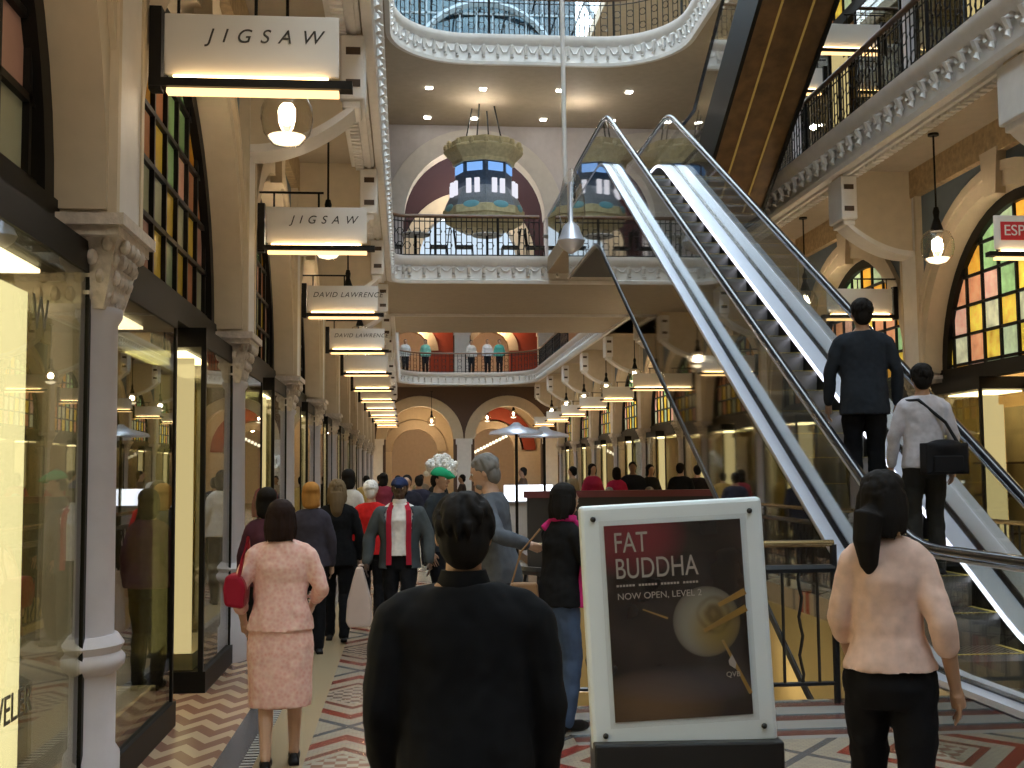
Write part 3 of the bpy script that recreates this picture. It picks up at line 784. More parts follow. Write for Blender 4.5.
def disc(name, cx, cz, rx, rz, m, y=-.041, n=28, wob=0.):
    mb = MB(); mb.prism([(cx+rx*cos(2*pi*i/n)*(1+wob*sin(3*i)), cz+rz*sin(2*pi*i/n)*(1+wob*cos(2*i))) for i in range(n)], 'y', y, y+.004)
    return mb.xform(T0).build(name, m, PT)
M['dump'] = pm('dumpling_print', (.30, .24, .14), .3, noise=.5, scale=12)
M['dump2'] = pm('dumpling_shade_print', (.20, .135, .04), .3, noise=.5, scale=18)
M['stick'] = pm('chopstick_print', (.30, .17, .035), .3, noise=.3, scale=9)
M['ink'] = pm('poster_lettering', (.40, .34, .30), .5)
def stick(a, b, w0, w1, y=-.046):
    a = V(a); b = V(b); n = V((-(b-a).y, (b-a).x)).normalized()
    mb = MB().prism([a+n*w0, a-n*w0, b-n*w1, b+n*w1], 'y', y, y+.003); return mb.xform(T0).build('chopstick_picture', M['stick'], PT)
stick((.334, 1.07), (.12, .97), .017, .009); stick((.334, 1.15), (.20, 1.09), .016, .010)
stick((.21, .92), (.33, .66), .006, .009, -.0405); stick((-.17, 1.09), (-.05, 1.04), .003, .005, -.0405)
for s_, z_, sz, sp in (('FAT', 1.41, .14, 1.0), ('BUDDHA', 1.285, .14, 1.0)):
    o = text(s_, sz, M['ink'], PT, pf(-.295, z_, -.042), (radians(90), radians(-2.6), 0), align='LEFT', ext=.001, space=sp, sx=.70)
text('NOW OPEN, LEVEL 2', .044, M['ink'], PT, pf(-.29, 1.155, -.042), (radians(90), radians(-2.6), 0), align='LEFT', ext=.001)
mb = MB()
for i in range(26):
    if i % 7 != 6: mb.box(-.29+i*.0155, -.279+i*.0155, -.040, -.038, 1.203, 1.213)
mb.xform(T0).build('small_print', M['ink'], PT)
MB().prism([(.235, .80), (.262, .78), (.268, .81), (.25, .85), (.232, .82)], 'y', -.042, -.038).xform(T0).build('emblem', M['ink'], PT)
text('QVB', .035, M['ink'], PT, pf(.25, .755, -.042), (radians(90), radians(-2.6), 0), ext=.001)
for x, z in ((-.385, 1.535), (.385, 1.535), (-.385, .50), (.385, .50)):
    p = pf(x, z, -.035); MB().ball(p, (.014, .012, .014), 10, 6).build('bolt', M['black'], PT, smooth=True)
MB().box(-.36, .36, -.052, -.048, .535, 1.525).xform(T0).build('cover_glass', glass('poster_cover', (.95, .95, .95), 1.4, .35), PT)

# ------------------------------------------------------------------ hanging pole lantern
t = thing('hanging_lantern', 'slim white pole ending in a clear glass lantern, hanging mid hall', 'lantern', (2.40, 17, 0))
MB().tube([(0, 0, 6.1), (-.06, 0, 19.9)], .035).build('pole', M['white'], t, smooth=True)
MB().lathe([(.04, 6.15), (.13, 6.0), (.19, 5.7), (.2, 5.45), (.15, 5.3)], c=(.10, 0, .15), n=16).build('glass_body', M['lglass'], t, smooth=True)
MB().lathe([(.03, 6.1), (.035, 5.5), (.12, 5.42), (.16, 5.30), (.21, 5.20), (.17, 5.12), (.10, 5.06), (.01, 5.0)], c=(.08, 0, 0), n=16).build('finial', M['steel'], t, smooth=True)

# ------------------------------------------------------------------ royal clock (castle shaped)
CK = thing('hanging_clock', 'castle shaped clock with blue body and gold rim hanging over the bridge', 'clock', (1.99, 28.9, -.2), radians(22.5))
gold = pm('clock_gold', (.60, .53, .32), .4, noise=.35, scale=12); dblue = pm('clock_blue_panels', (.05, .08, .13), .35, noise=.6, scale=14)
MB().lathe([(.78, 9.70), (.80, 9.80), (.98, 9.98), (1.02, 10.06), (1.0, 10.10), (.86, 10.16), (.86, 10.3), (.6, 10.34)], n=8).build('crown', gold, CK)
for k in range(16):
    a = 2*pi*k/16; MB().ball((.95*cos(a), .95*sin(a), 10.16), (.08, .08, .10), 6, 5).build('crown_finial', gold, CK)
MB().lathe([(.74, 9.05), (.72, 9.2), (.72, 9.7)], n=8).build('body', dblue, CK)
MB().lathe([(1.02, 8.52), (.95, 8.72), (.80, 9.0), (.74, 9.08)], n=8).build('roof_skirt', pm('clock_slate_panels', (.20, .23, .27), .5, noise=.5, scale=30), CK)
MB().lathe([(.80, 8.12), (.97, 8.22), (1.0, 8.34), (1.04, 8.36), (1.04, 8.54), (.98, 8.58)], n=8).build('base', gold, CK)
MB().lathe([(.3, 7.98), (.62, 8.04), (.80, 8.14)], n=8).build('under_bowl', gold, CK)
for k in range(8):
    a = 2*pi*k/8
    Mx = Matrix.Rotation(a, 4, 'Z')
    MB().ball((.96, 0, 8.55), (.03, .22, .09), 10, 6).xform(Mx).build('blue_medallion', pm('medallion_blue', (.20, .50, .62), .3) if k == 0 else bpy.data.materials['medallion_blue'], CK)
    MB().box(.67, .70, -.20, .20, 9.45, 9.66).xform(Mx).build('window', emis('clock_blue_window', (.25, .5, 1), .9) if k == 0 else bpy.data.materials['clock_blue_window'], CK)
    MB().box(.80, .86, -.17, -.05, 8.86, 9.22).box(.80, .86, .05, .17, 8.86, 9.22).xform(Mx).build('dial_window', emis('clock_lit_window', (.9, .9, 1), .9) if k == 0 else bpy.data.materials['clock_lit_window'], CK)
for k in range(4):
    a = pi/4+pi*k/2; MB().tube([(.5*cos(a), .5*sin(a), 10.3), (.3*cos(a), .3*sin(a), Z2b)], .02).build('suspension_rod', M['iron'], CK)

# ------------------------------------------------------------------ cafe furniture on the bridge and ground floor
def make_chair():
    t = thing('cafe_chair', '', 'chair', (0, 0, 0), 0, 'cafe chairs on the upper bridge')
    MB().box(-.21, .21, -.21, .21, .43, .46).build('seat', M['frame'], t, bevel=.01)
    mb = MB().tube([(-.19, .2, .46), (-.18, .25, .88), (.18, .25, .88), (.19, .2, .46)], .014)
    for k in range(4): mb.tube([(-.12+.08*k, .205, .47), (-.12+.08*k, .25, .87)], .008, n=4)
    mb.build('backrest', M['frame'], t)
    for x, y in ((-.19, -.19), (.19, -.19), (-.19, .19), (.19, .19)): MB().tube([(x, y, .44), (x*1.15, y*1.15, 0)], .013, n=5).build('leg', M['frame'], t)
    return t
def make_table():
    t = thing('cafe_table', '', 'table', (0, 0, 0), 0, 'cafe tables on the upper bridge')
    MB().lathe([(.35, .72), (.36, .735), (.35, .75)], n=24).build('table_top', M['cloth'], t)
    MB().tube([(0, 0, .03), (0, 0, .72)], .03).build('pedestal', M['frame'], t); MB().lathe([(.22, 0), (.2, .03)], n=16).build('foot', M['frame'], t)
    return t
M['cloth'] = pm('white_table_top', (.6, .6, .6), .5)
ch = make_chair(); tb_ = make_table(); tx = [.25, 1.95, 3.65, 5.35]
for i, x in enumerate(tx):
    L = '%s cafe table from the left on the upper bridge behind the railing' % ORD[i]
    if i == 0: tb_.location = (x, 27.2, Z1); tb_['label'] = L
    else: dup(tb_, (x, 27.2, Z1), L)
    for j, dx in enumerate((-.55, .55)):
        L = 'dark cafe chair %s of the %s bridge table' % (('left', 'right')[j], ORD[i]); rz = (pi/2, -pi/2)[j]
        if i == 0 and j == 0: c = ch; c.location = (x+dx, 27.2, Z1); c['label'] = L
        else: c = dup(ch, (x+dx, 27.2, Z1), L)
        c.rotation_euler = (0, 0, rz)
# cafe enclosure on the ground floor
struct('floor_cafe_platform', MB().box(2.3, 6.3, 21.3, 30, 0, .16), M['shopfloor'])
t = thing('cafe_barrier', 'long maroon topped cafe barrier at the far side of the stairwell', 'barrier', (0, 21.0, 0))
MB().box(2.2, 6.4, 0, .12, 0, 1.28).build('panel', M['black'], t); MB().box(2.15, 6.45, -.05, .2, 1.28, 1.40).build('top_rail', pm('maroon_rail', (.10, .02, .025), .35), t)
t = thing('cafe_counter', 'white lit cafe counter amid the crowd in the middle distance', 'counter', (2.3, 26, 0))
MB().box(-.9, 1.2, 0, .7, 0, 1.05).build('body', M['white'], t); MB().box(-.95, 1.25, -.05, .75, 1.05, 1.1).build('worktop', M['steel'], t)
MB().box(-.1, 1.0, -.02, 0, 1.30, 1.46).box(-.1, 1.0, 0, .02, 1.1, 1.46).build('display_light', emis('counter_light', (.85, .9, 1), 3), t)
def cafe_lamp(x, y, lab):
    t = thing('cafe_umbrella_lamp', lab, 'lamp', (x, y, 0), 0, 'flat topped cafe lamps')
    MB().tube([(0, 0, 0), (0, 0, 2.6)], .03).build('pole', M['frame'], t)
    MB().lathe([(.55, 2.5), (.52, 2.56), (.15, 2.66), (.05, 2.74)], n=20).build('shade', M['steel'], t, smooth=True)
cafe_lamp(2.2, 23, 'flat steel cafe lamp on a dark pole left of the two'); cafe_lamp(3.0, 25, 'flat steel cafe lamp on a dark pole right of the two')
t = thing('flower_arrangement', 'large round white flower arrangement on a pedestal at the far end', 'flowers', (1.3, 42, 0))
MB().lathe([(.3, 0), (.12, .2), (.10, 1.2), (.22, 1.5), (.25, 1.55)], n=12).build('pedestal', M['white'], t)
mb = MB()
for k in range(90):
    a = random.uniform(0, 2*pi); e = random.uniform(0, 1.4); r = random.uniform(.45, .68)
    mb.ball((r*cos(a)*cos(e), r*sin(a)*cos(e), 1.7+r*sin(e)), .11, 6, 4)
mb.build('blossom', pm('white_petals', (.85, .85, .82), .6, emit=(1, 1, .95), es=.0), t)
# lamps beyond the end arches
l0 = bpy.data.objects['pendant_lamp']
for i, (x, y, z) in enumerate(((1.3, 58, -.3), (4.3, 61, .0), (5.7, 61, .2), (1.2, 62, 5.0), (4.6, 62, 5.0))):
    dup(l0, (x, y, z), ['globe lamp in the left end arch', 'left globe lamp in the right end arch', 'right globe lamp in the right end arch', 'globe lamp in the left upper arch', 'globe lamp in the right upper arch'][i], 'globe lamps of the end wall')
t = thing('string_light', 'row of small warm lamps slanting inside the right end arch', 'lights', (4.3, 64.5, 0))
mb = MB().tube([(-.8, 0, 2.75), (1.5, 0, 3.9)], .02).build('cable', M['frame'], t)
mb = MB()
for i in range(14): mb.ball((-.8+i*.175, 0, 2.72+i*.087), .09, 6, 5)
mb.build('bulb', M['warmglow'], t)
# ------------------------------------------------------------------ people
FXS = bpy.data.scenes.new('work'); FX = FXS.collection
def hash_(s): return sum(ord(c)*(i+1) for i, c in enumerate(s)) % 97*.37
def remesh(mb, name, m, parent, vox, smooth=4, fold=0.):
    me = bpy.data.meshes.new(name); me.from_pydata(mb.v, [], mb.f); me.update()
    bm = bmesh.new(); bm.from_mesh(me); bmesh.ops.recalc_face_normals(bm, faces=bm.faces); bm.to_mesh(me); bm.free()
    o = bpy.data.objects.new('tmp', me); COL.objects.link(o)
    COL.objects.unlink(o); FX.objects.link(o)
    r = o.modifiers.new('r', 'REMESH'); r.mode = 'VOXEL'; r.voxel_size = vox; r.use_smooth_shade = True
    s = o.modifiers.new('s', 'SMOOTH'); s.factor = .5; s.iterations = smooth
    if fold:
        tx_ = bpy.data.textures.get('folds') or bpy.data.textures.new('folds', 'CLOUDS'); tx_.noise_scale = .085; tx_.noise_depth = 1
        dm = o.modifiers.new('d', 'DISPLACE'); dm.texture = tx_; dm.strength = fold*1.7; dm.mid_level = .5
    FXS.view_layers[0].update(); me2 = bpy.data.meshes.new_from_object(o.evaluated_get(FXS.view_layers[0].depsgraph))
    bpy.data.objects.remove(o); me2.materials.clear(); me2.materials.append(m)
    me2.polygons.foreach_set('use_smooth', [True]*len(me2.polygons))
    o = bpy.data.objects.new(name, me2); COL.objects.link(o)
    if parent: o.parent = parent
    return o
def limb(mb, pts, rs, n=10):
    """tapered limb through joints with round ends"""
    pts = [V(p) for p in pts]
    for (a, b), (ra, rb_) in zip(zip(pts, pts[1:]), zip(rs, rs[1:])):
        mb.tube([a, a.lerp(b, .35), b], [ra, ra*.62+rb_*.38+.003, rb_], n=n)
    for p, r in zip(pts, rs): mb.ball(p, r*1.0, n, 6)
def torso(mb, rings, d=0., n=18):
    mb.rings([[(cx+(rx+d)*cos(2*pi*i/n), cy+(ry+d)*sin(2*pi*i/n)*(1 if sin(2*pi*i/n) < 0 else 1.0), z) for i in range(n)] for (z, rx, ry, cx, cy) in rings])
SKIN = {'fair': pm('fair_skin', (.52, .32, .22), .5), 'tan': pm('tan_skin', (.36, .20, .12), .5), 'dark': pm('dark_skin', (.08, .045, .03), .5)}
CL = {}
def cloth(name, col, **k):
    if name not in CL: CL[name] = pm(name, col, k.pop('rough', .9), spec=.12, **k)
    return CL[name]
eye_w = pm('eye_white', (.7, .7, .68), .3); eye_d = pm('eye_dark', (.02, .015, .01), .2)
def person(label, x, y, face, H=1.7, z=0., skin='fair', fem=False, hair=('black_hair', (.012, .010, .009)), hairstyle='short',
           top=None, topcol=(.01, .01, .011), topname='black_jumper', hem=.86, legs='trousers', legcol=(.01, .01, .012), legname='black_trousers',
           wide=1., arms=None, stride=0., lean=0., headyaw=0., headtilt=0., near=False, hat=None, jacket=None, collar=None, shoes=(.012, .01, .01), sleeves=True, group=None, scarf=None, seat=False):
    """face: heading in degrees, 0 = looking down the hall away from the camera"""
    s = H/1.7
    t = thing('person', label, 'person', (x, y, z), radians(face), group)
    t.scale = (s, s, s)
    vb = .0048 if near else (.014 if y < 17 else .022)
    vc = .010 if near else (.016 if y < 17 else .024)
    sw = (.165 if fem else .19)*wide; hw = .085
    LA = arms[0] if arms else ((-sw-.045, .02, 1.12), (-sw-.05, .10, .88)); RA = arms[1] if arms else ((sw+.045, -.02, 1.12), (sw+.05, .04, .87))
    lz = -.42 if seat else 0
    def T(p):   # lean forward above the hips
        p = V(p)
        if p.z > .92 and lean: 
            a = -lean*min(1, (p.z-.92)/.15); q = p-V((0, 0, .92)); q = Matrix.Rotation(a, 3, 'X') @ q; p = q+V((0, 0, .92))
        return p
    def TT(mb): mb.v = [tuple(T(p)) for p in mb.v]; return mb
    hipL, hipR = (-hw, 0, .90), (hw, 0, .90)
    a = stride
    if seat:
        kneeL, kneeR, ankL, ankR = (-.12, .42, .88), (.12, .42, .88), (-.12, .44, .50), (.12, .44, .50)
    else:
        kneeL, kneeR = (-hw-.005, .06+a*.5, .49), (hw+.005, .05-a*.25, .49)
        ankL, ankR = (-hw, a*.9, .085+max(0, -a)*.10), (hw, -a*.95, .085+max(0, a)*.12)
    # ---- body
    b = MB()
    hips = .155*(1.05 if fem else 1)*wide**.6
    sw2 = sw*.93
    TR = [(.80, hips*.8, .09, 0, 0), (.86, hips, .112, 0, -.01), (.94, hips*.98, .112, 0, -.005), (1.06, (.118 if fem else .135)*wide, .092*wide**.5, 0, .0), (1.18, (.132 if fem else .152)*wide, .102, 0, .005),
          (1.28, (.145 if fem else .165)*wide, .11+(.012 if fem else 0), 0, .01), (1.34, sw*.90, .098, 0, 0), (1.385, sw*.80, .082, 0, -.005), (1.42, sw*.58, .068, 0, -.008), (1.45, sw*.38, .062, 0, -.005), (1.475, .062, .062, 0, 0)]
    torso(b, TR, -.006)
    b.tube([(0, -.005, 1.42), (0, .0, 1.50), (0, .012, 1.56)], [.062, .052, .052], n=12)
    shL, shR = (-sw+.025, -.005, 1.345), (sw-.025, -.005, 1.345)
    for sh, (el, wr) in ((shL, LA), (shR, RA)):
        limb(b, [sh, el, wr], [.046, .036, .024])
        d = (V(wr)-V(el)).normalized(); side = V((0, 1, 0)) if abs(d.y) < .8 else V((0, 0, 1)); lat = d.cross(side).normalized(); fw = lat.cross(d).normalized()
        sg = -1 if sh[0] < 0 else 1
        pc = V(wr)+d*.05
        b.tube([V(wr), V(wr)+d*.03, V(wr)+d*.085], [.022, .028, .030], n=8)
        b.tube([pc+fw*.016-d*.02, pc+fw*.016+d*.03], [.02, .018], n=6); b.tube([pc-fw*.016-d*.02, pc-fw*.016+d*.03], [.02, .018], n=6)
        inw = lat if (lat.x*sg < 0) else -lat
        for k, (off, ln) in enumerate(((.034, .068), (.0125, .078), (-.010, .072), (-.032, .057))):
            r0 = V(wr)+d*.082+fw*off*.95; r1 = r0+d*ln*.5+fw*off*.15+inw*.006; r2 = r1+d*ln*.45+inw*.022
            b.tube([r0-d*.02, r0, r1, r2], [.0085, .0085, .0078, .006], n=6); b.ball(r2, .006, 6, 4)
        th = V(wr)+d*.03+fw*.025; b.tube([th, th+fw*.024+d*.028+inw*.01, th+fw*.030+d*.056+inw*.02], [.012, .011, .008], n=6)
    TT(b)
    LR = [.078, .052, .034] if legs == 'skirt' else [.070, .044, .030]; limb(b, [hipL, kneeL, ankL], LR); limb(b, [hipR, kneeR, ankR], LR)
    for kn, an in ((kneeL, ankL), (kneeR, ankR)):
        mid = V(kn).lerp(V(an), .3); b.ball((mid.x, mid.y-.012, mid.z), (.045, .046, .10) if legs == 'skirt' else (.038, .038, .09), 10, 6)
        b.tube([(an[0], an[1]-.04, an[2]-.045), (an[0], an[1]+.06, an[2]-.05), (an[0], an[1]+.15, an[2]-.06)], [.034, .036, .026], n=8)
    # head
    hd = MB()
    hd.ball((0, .005, 1.60), (.073, .092, .098), 18, 12); hd.ball((0, .03, 1.545), (.056, .062, .068), 14, 8); hd.ball((0, .062, 1.505), (.026, .02, .02), 8, 6)
    hd.tube([(0, .088, 1.605), (0, .108, 1.575), (0, .092, 1.56)], [.008, .015, .010], n=6); hd.ball((-.012, .094, 1.563), .009, 6, 4); hd.ball((.012, .094, 1.563), .009, 6, 4)
    hd.tube([(-.024, .088, 1.532), (0, .094, 1.532), (.024, .088, 1.532)], [.006, .009, .006], n=6)
    for sx in (-1, 1):
        hd.ball((sx*.074, 0, 1.585), (.010, .018, .030), 8, 6); hd.tube([(sx*.045, .083, 1.618), (sx*.018, .09, 1.616)], .007, n=5)
    HM = Matrix.Translation((0, 0, 1.49)) @ Matrix.Rotation(radians(headyaw), 4, 'Z') @ Matrix.Rotation(radians(headtilt), 4, 'X') @ Matrix.Translation((0, 0, -1.49))
    hd.xform(HM); TT(hd); b.v, nb = b.v, len(b.v)
    b.add(hd.v, hd.f)
    body = remesh(b, 'body', SKIN[skin], t, vb, 3)
    if near:
        for sx in (-1, 1):
            e = MB().ball((sx*.030, .078, 1.600), .0125, 8, 6); TT(e.xform(HM)).build('eye', eye_w, body, smooth=True)
            e = MB().ball((sx*.030, .0885, 1.600), .0055, 6, 4); TT(e.xform(HM)).build('pupil', eye_d, body, smooth=True)
    # ---- hair
    h = MB(); rnd = random.Random(label); hm = cloth(hair[0], hair[1], rough=.75, noise=.35, scale=18, stretch=(1, 1, .25), bump=.5)
    if hairstyle != 'none':
        if not hat: h.ball((0, -.012, 1.622), (.083, .094, .088), 18, 10, bot=-.15)
        h.ball((0, -.040, 1.575), (.076, .062, .085), 14, 8)
        if hairstyle in ('short',):
            for sx in (-1, 1): h.ball((sx*.068, -.01, 1.60), (.016, .035, .04), 8, 6)
        if hairstyle in ('bob', 'long', 'pony'):
            for sx in (-1, 1): h.ball((sx*.070, -.008, 1.565), (.026, .056, .085), 10, 8)
            h.ball((0, -.05, 1.53), (.085, .055, .085), 14, 8)
        if hairstyle == 'bob':
            h.ball((0, -.045, 1.49), (.095, .055, .055), 14, 8)
            h.ball((0, -.02, 1.63), (.092, .100, .09), 16, 8, bot=-.1)
        if hairstyle == 'long':
            h.tube([(0, -.05, 1.56), (0, -.075, 1.46), (0, -.085, 1.36), (0, -.08, 1.30)], [.085, .078, .06, .03], n=12)
        if hairstyle == 'pony':
            h.tube([(0, -.085, 1.60), (-.01, -.125, 1.54), (-.02, -.13, 1.44), (-.02, -.115, 1.34), (-.02, -.11, 1.30)], [.045, .060, .055, .036, .010], n=10)
        if near and not hat:
            for _ in range(120):
                a_ = rnd.uniform(0, 2*pi); e_ = rnd.uniform(.05, 1.5); f_ = lambda e, k=1.: V((.083*k*cos(a_)*cos(e), -.014+.095*k*sin(a_)*cos(e), 1.622+.088*k*sin(e)))
                if sin(a_) > .3 and e_ < .7: continue
                p0 = f_(e_, 1.0); p1 = f_(e_-.25, 1.05); p2 = f_(e_-.42, 1.07)+V((0, 0, -.01)); h.tube([p0, p1, p2], [.012, .010, .004], n=5)
            if hairstyle != 'short':
                for _ in range(50):
                    a_ = rnd.uniform(pi*1.0, 2*pi); r_ = rnd.uniform(.9, 1.06)
                    h.tube([(.088*r_*cos(a_), -.02+.085*r_*sin(a_), 1.62), (.096*r_*cos(a_), -.03+.08*r_*sin(a_), 1.53), (.094*r_*cos(a_), -.03+.075*r_*sin(a_), 1.47+rnd.uniform(-.03, .02))], [.010, .012, .005], n=5)
        h.xform(HM); TT(h); remesh(h, 'hair', hm, t, .0065 if near else .016, 1)
    if hat == 'beard' or hair[0] == 'grey_hair' and not fem:
        q = MB(); q.ball((0, .052, 1.515), (.05, .04, .032), 12, 8); q.xform(HM); TT(q); remesh(q, 'beard', hm, t, .01, 3)
    if hat and hat != 'beard':
        q = MB(); q.ball((0, -.004, 1.622), (.092, .110, .094), 18, 10, bot=.0); q.tube([(0, .08, 1.64), (0, .165, 1.628)], [.055, .03], n=10)
        q.v = [(p[0], p[1], 1.632+(p[2]-1.632)*(.25 if p[1] > .105 else 1)) for p in q.v]
        q.xform(HM); TT(q); remesh(q, 'cap', cloth(hat[0], hat[1]), t, .009 if y < 17 else .02, 2)
    # ---- top garment
    g = MB(); d = .014
    rr = [r for r in TR if r[0] >= hem-.001]
    if hem < .97: rr = [(hem, hips*1.03+.016, .134, 0, -.005)]+[(r[0], r[1]+(.014 if r[0] < 1.1 else 0), r[2]+(.014 if r[0] < 1.1 else 0), r[3], r[4]) for r in TR if r[0] > hem+.03]
    torso(g, [r for r in rr if r[0] < 1.465], d)
    if fem: 
        for sx in (-1, 1): g.ball((sx*.065, .10, 1.25), (.06, .045, .06), 10, 8)
    if sleeves and not jacket:
        for sh, (el, wr) in ((shL, LA), (shR, RA)):
            w2 = V(el).lerp(V(wr), .93 if sleeves is True else sleeves)
            limb(g, [sh, el, w2], [.060, .053, .042 if sleeves is True else .05]); g.tube([(sh[0]*.35, 0, 1.41), (sh[0]*.8, -.003, 1.375), sh], [.05, .056, .058], n=10)
    tm = cloth(topname, topcol, noise=.25, scale=22) if not isinstance(top, bpy.types.Material) else top
    TT(g); tg = remesh(g, 'top', tm, t, vc, 3, fold=.010)
    # ---- open jacket over the top
    if jacket:
        jn, jc, ln, lc = jacket
        n = 22; j = MB(); rs = []
        for (zz, rx, ry, cx, cy) in [(.80, hips*1.04, .125, 0, 0)]+[r for r in TR if .85 < r[0] < 1.43]:
            ring = []
            for dd in (.024, .040):
                aa = [radians(126+ (288)*i/n) for i in range(n+1)]
                if dd == .024: aa = aa[::-1]
                ring += [(cx+(rx+dd)*cos(q), cy+(ry+dd)*sin(q), zz) for q in aa]
            rs.append(ring)
        j.rings(rs)
        for sh, (el, wr) in ((shL, LA), (shR, RA)): limb(j, [sh, el, V(el).lerp(V(wr), .96)], [.074, .066, .055])
        TT(j); jo = remesh(j, 'jacket', cloth(jn, jc, noise=.3), t, .012, 2, fold=.008)
        for sx in (-1, 1):
            l = MB(); pts = [(sx*.105, .142, .84), (sx*.100, .138, 1.05), (sx*.105, .142, 1.25), (sx*.10, .112, 1.38), (sx*.07, .03, 1.46)]
            l.rings([[(p[0]-sx*.03, p[1], p[2]), (p[0]+sx*.022, p[1]-.004, p[2]), (p[0]+sx*.022, p[1]-.014, p[2]), (p[0]-sx*.03, p[1]-.012, p[2])] for p in pts]); TT(l).build('lining', cloth(ln, lc), jo)
    if collar:
        q = MB().lathe([(.072, 1.43), (.078, 1.455), (.066, 1.49), (.058, 1.49)], n=16); TT(q).build('collar', cloth(*collar), t, smooth=True)
    if scarf:
        q = MB(); q.lathe([(.07, 1.43), (.095, 1.45), (.09, 1.49), (.06, 1.50)], n=16)
        q.tube([(.07, .07, 1.45), (.13, .10, 1.30), (.15, .10, 1.05), (.16, .08, .85)], [.03, .035, .04, .045], n=8); q.tube([(-.07, -.03, 1.46), (-.10, -.10, 1.38)], .03)
        TT(q); remesh(q, 'scarf', cloth(*scarf), t, .01, 2)
    # ---- legs
    lg = MB(); lm = cloth(legname, legcol, noise=.2, scale=18) if not isinstance(legcol, bpy.types.Material) else legcol
    if legs == 'skirt':
        torso(lg, [(.40, hips*1.04, .13, 0, a*.1), (.60, hips*1.08, .13, 0, a*.08), (.78, hips*1.12, .135, 0, 0), (.90, hips*1.04, .125, 0, 0), (1.03, hips*.86, .105, 0, 0)], .008)
        remesh(lg, 'skirt', lm, t, vc, 4, fold=.008)
    else:
        torso(lg, [(.78, hips*.85, .10, 0, 0), (.86, hips*1.02, .118, 0, -.01), (.94, hips*.99, .115, 0, -.005), (1.03, hips*.88, .10, 0, 0)], .008)
        for hp, kn, an in ((hipL, kneeL, ankL), (hipR, kneeR, ankR)): limb(lg, [hp, kn, (an[0], an[1]-.005, an[2]-.02)], [.098, .072, .058])
        remesh(lg, 'trousers', lm, t, vc, 3, fold=.012)
    for an in (ankL, ankR):
        q = MB(); q.tube([(an[0], an[1]-.055, an[2]-.045), (an[0], an[1]+.03, an[2]-.042), (an[0], an[1]+.12, an[2]-.05), (an[0], an[1]+.18, an[2]-.058)], [.032, .042, .042, .024], n=10)
        q.box(an[0]-.036, an[0]+.036, an[1]-.08, an[1]-.03, an[2]-.085, an[2]-.05)
        remesh(q, 'shoe', cloth('shoe_leather', shoes, rough=.35), t, .012 if y < 17 else .025, 1)
    return t

# tweed of the pink suit
k = N('pink_tweed'); tc, o_ = k.coords()
wv = k.n('ShaderNodeTexVoronoi'); wv.inputs['Scale'].default_value = 38; k.l(tc, wv.inputs['Vector'])
nz = k.n('ShaderNodeTexNoise'); nz.inputs['Scale'].default_value = 40; k.l(tc, nz.inputs['Vector'])
c_ = k.mix(wv.outputs[0], (.70, .28, .22), (.92, .74, .62)); c_ = k.mix(nz.outputs[0], c_, (.72, .42, .38)); k.bsdf(c_, .85); TWEED = k.m

# foreground
person('person in a plain black jumper seen from behind, largest figure in the foreground', .165, 3.35, -4, 1.68, skin='tan', hairstyle='short', wide=1.22, near=True, headyaw=4, collar=('black_collar', (.01, .01, .011)),
       arms=[((-.245, -.01, 1.10), (-.23, .10, .86)), ((.245, -.01, 1.10), (.23, .10, .86))])
person('person in a pink tweed jacket and skirt walking away with a red shoulder bag', -.75, 7.15, 4, 1.585, skin='fair', fem=True, hair=('dark_brown_hair', (.022, .012, .010)), hairstyle='bob', wide=1.22,
       top=TWEED, hem=.88, legs='skirt', legcol=TWEED, near=True, stride=-.14, sleeves=.55, collar=('orange_collar', (.55, .12, .03)),
       arms=[((-.27, -.04, 1.14), (-.24, .10, .93)), ((.26, -.02, 1.14), (.20, .12, 1.02))], headyaw=-6)
person('person in a pale peach blouse and black trousers passing at the right edge', 1.95, 4.6, -22, 1.73, skin='tan', fem=True, hairstyle='pony', topcol=(.66, .46, .38), topname='peach_blouse', hem=.93, near=True, stride=.15, sleeves=.35, wide=.92, headyaw=-25,
       arms=[((-.185, .03, 1.12), (-.15, .16, .95)), ((.20, -.08, 1.12), (.24, -.02, .87))])
person('person with grey hair and beard in a grey jacket leaning on the brass rail', .69, 8.55, 72, 1.88, hair=('grey_hair', (.20, .19, .18)), topcol=(.10, .11, .13), topname='grey_jacket', lean=.12, headtilt=-10, legcol=(.03, .03, .035), legname='charcoal_trousers', near=True,
       arms=[((-.35, -.10, 1.17), (-.21, -.25, 1.09)), ((.25, .0, 1.10), (.235, .05, .84))], headyaw=8)
person('person in a black top with pink scarf and blue jeans beside the stair railing', 1.04, 7.95, -62, 1.66, skin='fair', fem=True, hairstyle='bob', topname='black_top', wide=1.12, legname='blue_jeans', legcol=(.06, .09, .16), scarf=('pink_scarf', (.55, .03, .18)), near=True, lean=.10,
       arms=[((-.22, .14, 1.13), (-.12, .30, .98)), ((.23, .10, 1.12), (.14, .28, .98))])
person('person in white shirt, dark cap and open red-lined jacket walking towards us', -.06, 11.8, 176, 1.70, skin='dark', hat=('navy_cap', (.02, .03, .08)), hairstyle='short', topcol=(.78, .74, .70), topname='white_shirt', hem=.93, wide=1.16, stride=.10,
       jacket=('teal_grey_jacket', (.07, .08, .085), 'red_lining', (.38, .02, .04)), collar=('white_collar', (.78, .74, .70)), near=True,
       arms=[((-.29, .0, 1.12), (-.30, .08, .87)), ((.30, .0, 1.12), (.32, .08, .87))])
person('person all in black with long fair brown hair walking away on the left', -.72, 12.4, 0, 1.68, fem=True, hair=('fair_brown_hair', (.16, .11, .06)), hairstyle='long', topname='black_coat', hem=.80, stride=.16, wide=1.15, near=True)
